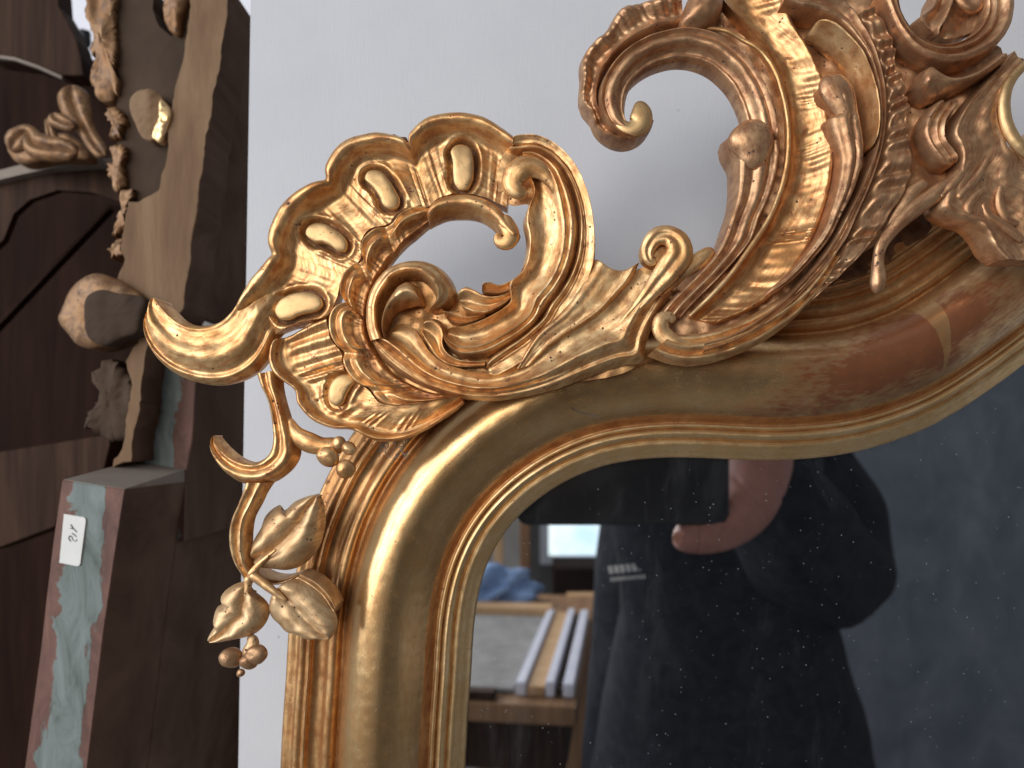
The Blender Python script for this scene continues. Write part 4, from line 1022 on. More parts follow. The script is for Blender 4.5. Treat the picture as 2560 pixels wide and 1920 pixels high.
band('fan', 'fan', h_fan, 'gold_shell', shell, base=36, step=0.42, mods=[moat('bead5', 1.8, 1.2, 0.7)], ends=(1.5, 0), drop=2)
dome('bead', 'bead5', 'gold_bead', shell, 1.0, base=35.8, p=3.5)
p_lobe = Prof((0, -3), (0.05, 0.3), (0.16, 0.9), (0.24, 0.3), (0.30, 1.2), (0.42, 2.6), (0.52, 1.6), (0.66, 0.0), (0.82, -0.5), (0.94, -0.9), (1, -3))
LB = (0.3, 5.8, 11.6, 17.9, 24.2, 29.6)


def h_lobe(T, S):
    h = p_lobe(T)
    hump = 1 - 0.75 * dip(S, LB, 0.7)
    return h * np.where(h > 0, hump, 1) - 1.0 * dip(S, LB, 0.4) + 0.14 * np.cos(S * 2 * pi * 0.9 + 3 * np.sin(S * 1.3) + 4 * T) * rip(T, 0.55, 0.95)


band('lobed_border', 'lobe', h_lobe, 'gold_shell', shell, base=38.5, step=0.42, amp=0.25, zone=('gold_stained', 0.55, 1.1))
p_round = Prof((0, -3.5), (0.06, 0), (0.2, 2.0), (0.42, 2.9), (0.6, 2.6), (0.8, 1.0), (0.94, -1.2), (1, -3.5))
band('inner_arc', 'arc', lambda T, S: p_round(T), 'gold_shell', shell, ends=(4, 0), drop=3)
tube('arc_hook', 'arc_hook', 'gold_shell', shell, 0.55)
patch('ground', 'shell_ground', 'gold_shell', shell)
patch('ground', 'shell_ground2', 'gold_shell', shell)
patch('ground', 'shell_ground3', 'gold_shell', shell)
dome('chip', 'chip', 'groove_brown', shell, 0.8, base=37.2, wall=2, amp=0.3)
p_vol = Prof((0, -4), (0.06, -0.8), (0.2, 1.8), (0.36, 3.0), (0.5, 3.2), (0.66, 4.4), (0.78, 4.2), (0.9, 2.2), (1, -2.5))
band('volute', 'volute', lambda T, S: p_vol(T) * np.interp(S, [0, 4, 10, 17], [0.6, 1, 1.15, 0.7]), 'gold_carved', shell, base=40.5, ends=(0, 3), drop=4,
     lift=[0] * 9 + [0.4, 0.6, 0.6, 0.3, 0, -0.5, -1, -1.5, -2])
p_cres = Prof((0, -3), (0.08, 0.5), (0.3, 3.4), (0.5, 4.6), (0.7, 3.6), (0.9, 0.6), (1, -3))
band('volute_eye', 'cres', lambda T, S: p_cres(T) * np.interp(S, [0, 2, 5, 9], [0.35, 0.6, 1.1, 0.9]), 'gold_carved', shell, base=41.5, ends=(0, 3.0), drop=5)
pA = Prof((0, -0.5), (0.1, -1.6), (0.3, -2.2), (0.47, -0.8), (0.545, 1.3), (0.58, 1.7), (0.62, 0.9), (0.68, -0.7), (0.735, 0.5), (0.79, -1.0), (0.88, -1.0), (1, -5))
pB = Prof((0, -1.2), (0.12, -1.7), (0.30, -1.0), (0.44, 0.8), (0.51, 1.7), (0.57, 1.3), (0.66, -0.2), (0.76, -1.2), (0.82, -0.7), (0.9, -1.7), (1, -5))


def h_main(T, S):
    k = np.clip((S - 7.5) / 4, 0, 1)
    return pA(T) * (1 - k) + pB(T) * k


band('main_scroll', 'main', h_main, 'gold_carved', shell, base=40, step=0.42, amp=0.08, max_t=90)
p_pan = Prof((0, -1.5), (0.1, 0.0), (0.4, 0.25), (0.8, 0.1), (0.93, 0.5), (1, -1.2))
band('plain_panel', 'panel', lambda T, S: p_pan(T), 'gold_carved', shell, base=40.2, step=0.42, amp=0.06, bow=3.6, ends=(0, 1.0), drop=1.5)
tube('tail_curl', 'tail_curl', 'gold_carved', shell, 0.5, base=40.5, rise=[-1, 0, 0.5, 1, 1.5, 1, 0.5, 0.5], ridge=0.22, seg=32)
dome('curl_bowl', 'curlbowl', 'gold_carved', shell, 1.2, base=38.6, wall=6)
dome('slot', 'slot', 'groove_brown', shell, 0.4, base=41.3, wall=3)
tube('tail_leaf', 'tail_side', 'gold_carved', shell, 0.6, base=39.5)
p_ao = Prof((0, -4.5), (0.04, -0.8), (0.10, 0.7), (0.18, 0.5), (0.4, -0.1), (0.56, -0.5), (0.63, -1.6), (0.70, 0.1), (0.80, 0.9), (0.9, 0.3), (1, -2.6))
band('scroll_arm', 'armo', lambda T, S: p_ao(T), 'gold_carved', shell, base=39.5, step=0.42, ends=(3, 2.5), drop=3)
p_ai = Prof((0, -3), (0.05, -0.4), (0.12, 1.5), (0.17, 1.2), (0.20, 0.5), (0.25, 1.7), (0.30, 1.5), (0.38, -0.2), (0.55, -1.9), (0.74, -1.6), (0.86, -0.4), (0.93, 0.4), (1, -3.5))
band('scroll_channel', 'armi', lambda T, S: p_ai(T), 'gold_carved', shell, base=41, step=0.42, ends=(0, 3), drop=3)
tube('arm_curl', 'arm_curl', 'gold_carved', shell, 0.5, base=40.5, rise=[-1, 0.5, 1, 1.2, 1.2, 1])
p_leaf = Prof((0, -2.5), (0.08, 0.3), (0.2, 0.9), (0.34, 0.1), (0.55, -0.9), (0.75, 0.0), (0.88, 0.9), (0.95, 0.3), (1, -2.5))
for i, kk in enumerate(('leaf1', 'leaf2', 'leaf3', 'leaf4')):
    band('acanthus_leaf', kk, lambda T, S: p_leaf(T), 'gold_carved', shell, ends=(1.5, 0), drop=2, base=39.5 + 0.3 * i, step=0.4)

# ------------------------------------------------------------------ the crest
p_crc = Prof((0, -2.5), (0.05, 0.4), (0.11, 1.0), (0.16, 0.3), (0.22, -0.2), (0.32, 0.5), (0.52, 0.5), (0.57, 0.1), (0.64, -1.3), (0.78, -2.6), (0.92, -2.8), (1, -4.5))
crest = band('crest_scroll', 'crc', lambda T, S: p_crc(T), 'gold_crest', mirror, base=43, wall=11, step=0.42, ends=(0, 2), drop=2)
tube('scroll_knob', 'crc_ball', 'gold_bead', crest, 0.6, base=42.0)
p_crl = Prof((0, -4), (0.06, -0.6), (0.2, 1.6), (0.42, 0.8), (0.6, -0.2), (0.76, 0.5), (0.86, 1.7), (0.93, 0.5), (1, -1.5))
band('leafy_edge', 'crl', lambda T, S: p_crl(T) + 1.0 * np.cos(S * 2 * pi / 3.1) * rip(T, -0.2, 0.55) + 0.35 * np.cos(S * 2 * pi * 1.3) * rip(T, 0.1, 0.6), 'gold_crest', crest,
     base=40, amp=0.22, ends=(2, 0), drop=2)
dome('bud', 'lump', 'gold_crest', crest, 5.5, base=42, wall=8, amp=0.3)
p_flank = Prof((0, -4), (0.05, -0.5), (0.14, 0.8), (0.28, 0.1), (0.40, -0.6), (0.52, 0.5), (0.66, 0.2), (0.78, -1.2), (0.88, -0.3), (0.94, -0.5), (1, -2.5))
band('flank', 'flank', lambda T, S: p_flank(T), 'gold_crest', crest, base=41.5, wall=14, step=0.42, ends=(2, 0), drop=3)
tube('flank_bulb', 'bulb', 'gold_crest', crest, 0.45, base=41.5)
tube('ridge', 'ridge', 'gold_carved', crest, 0.9, base=42.0, seg=14)
p_flute = Prof((0, 0.3), (0.08, -1.2), (0.3, -2.8), (0.55, -2.2), (0.78, -0.3), (0.92, 0.8), (1, -0.5))


def h_flute(T, S):
    f = np.cos(S * 2 * pi * 1.35 + 1.9 * np.sin(S * 1.9) + 1.5 * T) * (0.55 + 0.65 * np.sin(S * 2.6 + np.sin(S))) + 0.6 * np.cos(S * 2 * pi * 2.7 + T * 5 + 2 * np.sin(S * 3)) * (0.5 + 0.5 * np.sin(S * 1.7 + 2))
    return p_flute(T) + 0.32 * f * rip(T, 0.40 + 0.12 * np.sin(S * 2.7), 0.9)


band('fluted_band', 'flute', h_flute, 'gold_flutes', crest, base=40, step=0.42, amp=0.16)
p_spa = Prof((0, -5), (0.15, -3.0), (0.35, -1.2), (0.55, 0.9), (0.68, 2.2), (0.76, 2.0), (0.88, 0.4), (1, -2))
band('upper_leaf', 'spa', lambda T, S: p_spa(T), 'gold_carved', crest, base=43.5, ends=(3, 4), drop=3)
p_spb = Prof((0, -3), (0.08, 0.4), (0.24, 1.6), (0.42, 0.6), (0.58, -0.4), (0.72, 0.8), (0.85, 1.3), (0.93, 0.4), (1, -2.5))
band('spine', 'spb', lambda T, S: p_spb(T), 'gold_crest', crest, base=43, step=0.45, lift=[2, 1.5, 1] + [0] * 17)
p_ruf = Prof((0, -1), (0.12, 0.2), (0.5, 0.4), (0.8, 0.6), (0.94, -0.2), (1, -3))
band('ruffle', 'ruf', lambda T, S: p_ruf(T) + 0.85 * np.cos(S * 2 * pi * 0.85 + np.sin(S * 2.2)) * rip(T, 0.15, 0.95), 'gold_crest', crest, base=41, amp=0.16, step=0.45)
p_base = Prof((0, -2.5), (0.08, 0), (0.18, 0.9), (0.27, 0.1), (0.38, 1.6), (0.48, 2.3), (0.58, 1.2), (0.66, -0.6), (0.74, 0.8), (0.82, 0.9), (0.9, -0.6), (1, -4.5))
band('base_scroll', 'base', lambda T, S: p_base(T), 'gold_carved', crest, base=42, step=0.42)
tube('base_curl', 'base_curl', 'gold_carved', crest, 0.6, base=41.5)
p_bl = Prof((0, -3), (0.08, 0.2), (0.3, 2.2), (0.5, 2.6), (0.62, 1.4), (0.74, 1.8), (0.88, 0.8), (1, -2.5))
band('bulb_leaf', 'bl', lambda T, S: p_bl(T), 'gold_crest', crest, base=43, ends=(7, 5), drop=4, lift=[0.5, 1.0, 1, 0.2, 0.8, 0.4] + [0] * 6 + [-0.5, -1, -2])
tube('leaf_head', 'bl_head', 'gold_crest', crest, 0.55, base=44.2)
tube('twig', 'twig', 'gold_crest', crest, 0.8, base=40)
tube('side_twig', 'twig2', 'gold_crest', crest, 0.6, base=40)
p_scr = Prof((0, -4), (0.06, -0.2), (0.18, 1.4), (0.34, 1.6), (0.46, 0.2), (0.52, -0.6), (0.6, 0.6), (0.72, 0.9), (0.78, -0.4), (0.84, -0.9), (0.92, 0.2), (1, -3))
band('upper_scroll', 'scr', lambda T, S: p_scr(T), 'gold_crest', crest, base=43.5, step=0.42)
band('inner_leaf', 'inl', lambda T, S: p_leaf(T) * 1.4, 'gold_crest', crest, base=42, amp=0.2)
band('inner_bowl', 'bowl', lambda T, S: -2.0 * np.sin(T * pi), 'gold_crest', crest, base=40, amp=0.3)
tube('bowl_curl', 'bowl_curl', 'gold_crest', crest, 0.7, base=41)
band('claw', 'claw', lambda T, S: p_round(T) * 1.1, 'gold_crest', crest, base=43.5, ends=(3, 0), drop=4)
p_sl = Prof((0, -3), (0.1, 0.6), (0.25, 1.4), (0.42, -0.6), (0.58, 0.6), (0.72, -0.5), (0.88, 0.6), (1, -2))
band('s_leaf', 'sleaf', lambda T, S: p_sl(T), 'gold_crest', crest, base=42, amp=0.2, ends=(2, 3), drop=3)
p_plate = Prof((0, -4), (0.06, 0), (0.2, 0.6), (0.5, -0.2), (0.8, 0.2), (0.94, -0.5), (1, -3))
band('plate', 'plate', lambda T, S: p_plate(T), 'gold_crest', crest, base=41, amp=0.25)
tube('rim', 'rim', 'gold_bead', crest, 0.7, base=41.5)
for f in ('fold1', 'fold2', 'fold3', 'fold4', 'fold5'):
    tube('fold', f, 'gold_crest', crest, 0.6, base=41.5)
patch('ground', 'crest_ground', 'gold_crest', crest)
patch('crest_shade_sheet', 'crest_shade', 'groove_brown', crest)  # added dark sheet, standing in for shade on the steps under the crest

# ------------------------------------------------------------------ the vine on the left
p_stem = Prof((0, -4), (0.08, -0.8), (0.22, 1.4), (0.34, 1.2), (0.44, 0.2), (0.56, 1.3), (0.7, 1.8), (0.85, 0.2), (1, -4))
vine = band('vine', 'stem', lambda T, S: p_stem(T) * 0.9, 'gold_shell', mirror, base=35, wall=6, ends=(0, 1), drop=2)
band('stem', 'stem2', lambda T, S: p_stem(T) * 0.9, 'gold_carved', vine, base=35, wall=5)
tube('berry_branch', 'bbranch', 'gold_shell', vine, 0.7, base=33.5)
for (x, z, r) in PTS['berryA'][1]:
    sphere('berry', (x, z), r * 0.95, 35.0, 'gold_carved', vine, (1, 0.75, 0.95))
for kk in ('tw1', 'tw2', 'tw3'):
    tube('stalk', kk, 'gold_carved', vine, 0.8, base=35.6)
p_lf = Prof((0, -3.2), (0.07, -0.8), (0.2, 1.4), (0.36, 1.8), (0.47, 0.8), (0.51, 0.2), (0.56, 0.9), (0.68, 1.9), (0.84, 1.0), (0.94, -0.9), (1, -3.2))


def leaf(kk, base, seed, gain=1.0):
    def h(T, S):
        n = S.max()
        vein = np.cos((S - np.abs(T - 0.5) * 3.2) * 2 * pi / 1.9 + seed) * 0.14 * rip(np.abs(T - 0.5), 0.08, 0.42)
        return gain * p_lf(T) * np.interp(S, [0, 1.5, n - 2.5, n], [0.7, 1, 1, 0.4]) + vein
    band('leaf', kk, h, 'gold_leaf', vine, base=base, wall=3.5, step=0.42, ends=(2, 1), drop=2.5)


leaf('lfa', 32.5, 0.4, 1.3)
leaf('lfb', 35.5, 1.4)
leaf('lfc', 34.5, 2.4, 0.8)
band('leaf', 'lfd', lambda T, S: p_lf(T), 'gold_leaf', vine, base=31)
band('leaf', 'lff', lambda T, S: p_lf(T), 'gold_leaf', vine, base=29)
tube('berry_stalk', 'bstalk', 'gold_leaf', vine, 0.7)
for (x, z, r) in PTS['berryB'][1]:
    sphere('berry', (x, z), r * 0.92, 34.0, 'gold_old_leaf', vine, (1.0, 0.75, 0.94))

# ------------------------------------------------------------------ old frames stacked on the left
old = thing('old_frame', 'old carved frame turned back to front, tan gesso back with crusted edges', 'frame')
prism('back_rail', 'slab', 'tan_gesso', old, 26, 'side_brown', bevel=0.4, subdiv=True, amp=0.6)
prism('rail_side', 'slabside', 'side_brown', old, 150, bevel=0.2)
prism('carved_panel', 'panelB', 'dim_gesso', old, 22, bevel=0.5, subdiv=True, amp=0.5)  # darker gesso tone puts the shade on this piece into its colour
dome('cut_leaf', 'ovalcut', 'tan_gesso', old, 1.5, wall=6, amp=0.4)
for c in ('crust1', 'crust2', 'crust3', 'crust4', 'crust5'):
    dome('gilt_crust', c, 'gold_old', old, 2.2, wall=10, amp=0.5, p=7, jag=1.1, n=120)
dome('gilt_crust', 'goldchip', 'gold_lip', old, 2, wall=4, amp=0.5)
dome('gilt_crust', 'post2', 'gold_old', old, 3, wall=8, amp=0.5)
dome('knob', 'knob', 'gold_old', old, 5, wall=14, amp=0.35, p=4)
dome('knob_cut', 'knobcut', 'dim_gesso', old, 1.5, wall=8, p=9, amp=0.25, n=96)
dome('carved_scrap', 'scrap', 'dim_gesso', old, 3, wall=10, amp=0.6, p=5, jag=0.9, n=120)

post = thing('green_post', 'stepped wooden post with worn grey-green paint and a white sticker', 'post')
prism('post_shaft', 'post', 'green_paint', post, 190, 'side_brown', bevel=0.5, uv=True)
blk = prism('post_foot', 'block', 'green_paint', post, 54, 'side_brown', bevel=0.6, uv=True)
prism('post_side', 'block', 'side_brown', post, 150, base=-94.6, bevel=0.3)
P = P2('block')
a, b = P[0], P[1]
make('post_top', [(a[0] + .3, -40.6, a[1] + .2), (b[0] - .3, -40.6, b[1] + .2), (b[0] - .3, -94.4, b[1] + 6.5), (a[0] + .3, -94.4, a[1] + 6.5),
                  (a[0] + .3, -40.6, a[1] - 2), (b[0] - .3, -40.6, b[1] - 2), (b[0] - .3, -94.4, b[1] - 2), (a[0] + .3, -94.4, a[1] - 2)],
     [[0, 1, 2, 3], [0, 1, 5, 4], [1, 2, 6, 5], [2, 3, 7, 6], [3, 0, 4, 7]], 'dusty_wood', post, smooth=False)
st = prism('sticker', 'sticker', 'paper', post, 0.5, bevel=0.05)
for kk in ('ink1', 'ink2', 'ink3', 'ink4'):
    pts = [(x, z, 0.24) for x, z in PTS[kk][1]]
    tube('handwriting', kk, 'ink', st, 0.4, base=-39.3, pts=pts, seg=6, step=0.3)

gilt = thing('carved_rail', 'dark curved rail topped with dusty gilt scrollwork, far left', 'frame')
prism('rail_edge', 'rail_top', 'dusty_wood', gilt, 6, bevel=0.4)
prism('rail_body', 'rail_body', 'brown_wood', gilt, 5, bevel=0.4)
for kk in ('cv1', 'cv2', 'cv3', 'cv4'):
    tube('scrollwork', kk, 'gold_old', gilt, 0.6, ridge=0.4, seg=32)
dome('scrollwork', 'web', 'gold_old', gilt, 3, wall=8, amp=0.4, p=5)
pk = prism('plank', 'plank', 'brown_wood', None, 18, bevel=0.6)
tag(pk, 'dark brown plank behind the green post at lower left', 'plank')
ub = thing('cupboard_door', 'dark wooden cupboard door with a curved edge in the top left corner', 'door')
prism('door_board', 'upboard', 'brown_wood', ub, 14, bevel=0.5)
prism('door_edge', 'upedge', 'dusty_wood', ub, 3, bevel=0.2)
bd = prism('dark_boarding', 'backdark1', 'dark_wood', None, 12)
tag(bd, 'dark wooden boarding behind the stacked frames on the left', 'boarding')
prism('boarding_upper', 'backdark2', 'dark_wood', bd, 12)
prism('boarding_strip', 'diag', 'dark_wood', bd, 6)
prism('boarding_grey', 'greyback', 'grey_felt', bd, 5)
(bx_, bz_, br_) = PTS['blob'][1][0]
tag(tube('finial', 'blob', 'phone_black', None, 1.0), 'small black finial against the white wall, top left', 'finial')
bw = prism('wall', 'backwhite', 'white_wall', None, 10)
tag(bw, kind='structure')

# ------------------------------------------------------------------ the room side, seen in the glass
def RM(px, py, yd):
    """Millimetre helper for the room: a direction on the glass and a distance yd in front of it (metres)."""
    d = (CAM_D * MM + yd)
    return ((px - 1330) * d / 1774, -yd, -(py - 1100) * d / 1774)


def rounded_slab(name, x0, x1, y0, y1, z0, z1, r, mat, parent=None, rotz=0.0):
    bm = bmesh.new()
    n = 8
    pts = []
    for cx, cz, a0 in ((x1 - r, z1 - r, 0), (x0 + r, z1 - r, pi / 2), (x0 + r, z0 + r, pi), (x1 - r, z0 + r, 1.5 * pi)):
        for i in range(n + 1):
            a = a0 + pi / 2 * i / n
            pts.append((cx + r * math.cos(a), cz + r * math.sin(a)))
    e = min(0.0012, abs(y1 - y0) / 3)
    cxm, czm = (x0 + x1) / 2, (z0 + z1) / 2
    loops = []
    for y, k in ((y0, e), (y0 + e, 0), (y1 - e, 0), (y1, e)):
        loops.append([bm.verts.new((x + (k if x < cxm else -k), y, z + (k if z < czm else -k))) for x, z in pts])
    m = len(pts)
    bm.faces.new(loops[0])
    bm.faces.new(loops[-1][::-1])
    for a, b in zip(loops, loops[1:]):
        for i in range(m):
            bm.faces.new([a[i], b[i], b[(i + 1) % m], a[(i + 1) % m]])
    bmesh.ops.recalc_face_normals(bm, faces=bm.faces)
    me = bpy.data.meshes.new(name)
    bm.to_mesh(me)
    bm.free()
    me.polygons.foreach_set('use_smooth', [True] * len(me.polygons))
    me.set_sharp_from_angle(angle=RAD(40))
    me.materials.append(MATS[mat])
    o = bpy.data.objects.new(name, me)
    COL.objects.link(o)
    if parent:
        o.parent = parent
    return o


# phone in landscape, its lens beside the camera
phone = thing('phone', 'black phone held sideways, reflected in the mirror glass', 'phone')
rounded_slab('phone_body', -0.0115, 0.1507, -0.2805, -0.2722, -0.0650, 0.0130, 0.009, 'phone_black', phone)
for (lx, lz) in ((0.0, 0.0), (0.0, -0.020), (0.0, -0.040)):
    l = rounded_slab('lens', lx - 0.006, lx + 0.006, -0.2722, -0.2712, lz - 0.006, lz + 0.006, 0.0058, 'lens_glass', phone)


def skin_mesh(name, nodes, edges, mat, parent=None, sub=2, root=0):
    """nodes: (x, y, z, rx, ry); grown with a Skin modifier and evaluated."""
    me = bpy.data.meshes.new(name)
    me.from_pydata([n[:3] for n in nodes], edges, [])
    o = bpy.data.objects.new(name, me)
    COL.objects.link(o)
    md = o.modifiers.new('skin', 'SKIN')
    md.use_smooth_shade = True
    md.branch_smoothing = 0.6
    for i, n in enumerate(nodes):
        sv = me.skin_vertices[0].data[i]
        sv.radius = (n[3], n[4] if len(n) > 4 else n[3])
        sv.use_root = (i == root)
    sb = o.modifiers.new('sub', 'SUBSURF')
    sb.levels = sub
    sb.render_levels = sub
    dg = bpy.context.evaluated_depsgraph_get()
    dg.update()
    em = bpy.data.meshes.new_from_object(o.evaluated_get(dg))
    o.modifiers.clear()
    o.data = em
    bpy.data.meshes.remove(me)
    em.name = name
    em.polygons.foreach_set('use_smooth', [True] * len(em.polygons))
    em.materials.clear()
    em.materials.append(MATS[mat])
    if parent:
        o.parent = parent
    return o


def join_into(a, others):
    bm = bmesh.new()
    bm.from_mesh(a.data)
    for o in others:
        bm.from_mesh(o.data)
        m = o.data
        bpy.data.objects.remove(o)
        bpy.data.meshes.remove(m)
    bm.to_mesh(a.data)
    bm.free()
    a.data.polygons.foreach_set('use_smooth', [True] * len(a.data.polygons))


# person: bent toward the mirror, right hand holding the phone, left arm hanging
TX = 0.225
body_nodes = [
    (TX, -0.62, -0.62, 0.14, 0.11),    # 0 pelvis
    (TX, -0.62, -0.42, 0.10, 0.08),    # 1 waist
    (TX, -0.61, -0.20, 0.10, 0.08),   # 2 chest
    (TX, -0.61, -0.02, 0.085, 0.07),    # 3 upper chest
    (TX, -0.585, 0.07, 0.06, 0.06),    # 4 neck
    (TX - 0.01, -0.565, 0.14, 0.055, 0.06),  # 5
    (TX - 0.02, -0.55, 0.20, 0.072, 0.085),  # 6 jaw
    (TX - 0.02, -0.56, 0.28, 0.078, 0.095),  # 7 skull
    (TX - 0.02, -0.565, 0.335, 0.05, 0.06),  # 8 crown
    (TX + 0.10, -0.60, -0.03, 0.04, 0.04),     # 9 right shoulder (screen right)
    (0.334, -0.55, -0.150, 0.036, 0.036),     # 10 elbow
    (0.262, -0.455, -0.085, 0.034, 0.034),      # 11 forearm
    (0.206, -0.375, -0.033, 0.027, 0.029),       # 12 wrist
    (TX - 0.075, -0.63, -0.03, 0.04, 0.04),    # 13 left shoulder
    (TX - 0.085, -0.69, -0.25, 0.034, 0.034),  # 14 left elbow
    (TX - 0.114, -0.67, -0.46, 0.03, 0.03),  # 15
    (TX - 0.122, -0.64, -0.55, 0.028, 0.038),    # 16 left hand
    (TX - 0.10, -0.62, -0.75, 0.09, 0.09),     # 17 hip l
    (TX - 0.11, -0.57, -0.98, 0.06, 0.065),    # 18 knee
    (TX - 0.12, -0.64, -1.19, 0.04, 0.04),     # 19 ankle
    (TX - 0.12, -0.52, -1.215, 0.038, 0.03),   # 20 toe
    (TX + 0.10, -0.62, -0.75, 0.09, 0.09),
    (TX + 0.11, -0.57, -0.98, 0.06, 0.065),
    (TX + 0.12, -0.64, -1.19, 0.04, 0.04),
    (TX + 0.12, -0.52, -1.215, 0.038, 0.03),
]
body_edges = [(0, 1), (1, 2), (2, 3), (3, 4), (4, 5), (5, 6), (6, 7), (7, 8), (3, 9), (9, 10), (10, 11), (11, 12), (3, 13), (13, 14), (14, 15), (15, 16),
              (0, 17), (17, 18), (18, 19), (19, 20), (0, 21), (21, 22), (22, 23), (23, 24)]
person = skin_mesh('person', body_nodes, body_edges, 'skin')
tag(person, 'person in a dark navy fleece taking the picture, reflected in the glass', 'person')
# the hand that holds the phone: palm behind the short side, thumb along the lower edge
hand = skin_mesh('palm', [
    (0.1765, -0.303, -0.008, 0.046, 0.028), (0.1750, -0.302, 0.022, 0.038, 0.024), (0.1750, -0.302, -0.032, 0.044, 0.029), (0.1660, -0.298, -0.0540, 0.0330, 0.0265),
    (0.1520, -0.290, -0.0690, 0.0220, 0.0200), (0.1340, -0.283, -0.0755, 0.0165, 0.0150), (0.1185, -0.279, -0.0755, 0.0150, 0.0130), (0.1090, -0.2785, -0.0730, 0.0110, 0.0095),
    (0.186, -0.330, -0.014, 0.026, 0.026), (0.206, -0.375, -0.033, 0.029, 0.029)],
    [(0, 1), (0, 2), (2, 3), (3, 4), (4, 5), (5, 6), (6, 7), (0, 8), (8, 9)], 'skin', sub=4)
hm = hand.data
hc = np.empty(len(hm.vertices) * 3)
hn = np.empty(len(hm.vertices) * 3)
hm.vertices.foreach_get('co', hc)
hm.vertices.foreach_get('normal', hn)
hc, hn = hc.reshape(-1, 3), hn.reshape(-1, 3)
for line in ([(0.153, 0.010), (0.168, -0.012), (0.186, -0.030), (0.196, -0.046)], [(0.158, -0.030), (0.170, -0.044), (0.180, -0.060)], [(0.168, 0.018), (0.184, 0.002), (0.200, -0.010)],
             [(0.128, -0.066), (0.127, -0.086)], [(0.147, -0.060), (0.143, -0.085)]):
    dd = seg_dist(hc[:, 0], hc[:, 2], np.array(line), closed=False)
    hc -= hn * (0.0016 * np.exp(-(dd / 0.0016)**2))[:, None]
hm.vertices.foreach_set('co', hc.ravel())
hm.update()
fingers = [hand]
for i, (x, l) in enumerate(((0.168, 0.060), (0.172, 0.066), (0.176, 0.060), (0.180, 0.048))):
    y = -0.288 - i * 0.012
    fingers.append(skin_mesh('finger', [(x + 0.006, y - 0.004, 0.004, 0.0115), (x - 0.004, y - 0.002, 0.022, 0.0098), (x - l * 0.45, y - 0.002, 0.0265, 0.0090),
                                        (x - l, y - 0.004, 0.0235, 0.0078)], [(0, 1), (1, 2), (2, 3)], 'skin'))
# face: nose, ears, brow
fingers.append(skin_mesh('nose', [(TX - 0.02, -0.468, 0.262, 0.010), (TX - 0.02, -0.452, 0.238, 0.013), (TX - 0.02, -0.470, 0.232, 0.010)], [(0, 1), (1, 2)], 'skin'))
for s in (-1, 1):
    fingers.append(skin_mesh('ear', [(TX - 0.02 + s * 0.078, -0.56, 0.270, 0.008, 0.014), (TX - 0.02 + s * 0.084, -0.555, 0.245, 0.006, 0.014), (TX - 0.02 + s * 0.078, -0.555, 0.225, 0.006, 0.009)], [(0, 1), (1, 2)], 'skin'))
join_into(person, fingers)
rounded_slab('thumb_nail', 0.1065, 0.1195, -0.2700, -0.2685, -0.0785, -0.0695, 0.0042, 'skin_nail', person)
for s in (-1, 1):
    e = rounded_slab('eye', TX - 0.02 + s * 0.03 - 0.012, TX - 0.02 + s * 0.03 + 0.012, -0.476, -0.466, 0.255, 0.267, 0.0055, 'ink', person)
rounded_slab('mouth', TX - 0.045, TX + 0.005, -0.475, -0.464, 0.200, 0.207, 0.003, 'skin', person)
skin_mesh('hair', [(TX - 0.02, -0.60, 0.24, 0.075, 0.06), (TX - 0.02, -0.585, 0.30, 0.087, 0.095), (TX - 0.02, -0.575, 0.345, 0.06, 0.075)], [(0, 1), (1, 2)], 'hair', person)
jacket_nodes = [
    (TX + 0.025, -0.62, -0.66, 0.215, 0.15), (TX + 0.02, -0.605, -0.43, 0.200, 0.145), (TX + 0.008, -0.585, -0.22, 0.163, 0.15), (TX, -0.59, -0.04, 0.135, 0.12), (TX, -0.585, 0.06, 0.085, 0.08),
    (TX + 0.105, -0.59, -0.03, 0.08, 0.085), (0.338, -0.578, -0.075, 0.084, 0.082), (0.352, -0.552, -0.182, 0.084, 0.084), (0.276, -0.465, -0.112, 0.072, 0.070), (0.222, -0.395, -0.046, 0.050, 0.049), (0.206, -0.368, -0.031, 0.042, 0.042),
    (TX - 0.075, -0.63, -0.03, 0.07, 0.08), (TX - 0.085, -0.69, -0.25, 0.058, 0.062), (TX - 0.112, -0.67, -0.44, 0.052, 0.054), (TX - 0.118, -0.655, -0.50, 0.048, 0.048)]
jacket = skin_mesh('jacket', jacket_nodes, [(0, 1), (1, 2), (2, 3), (3, 4), (3, 5), (5, 6), (6, 7), (7, 8), (8, 9), (9, 10), (3, 11), (11, 12), (12, 13), (13, 14)], 'fleece', person, sub=3)
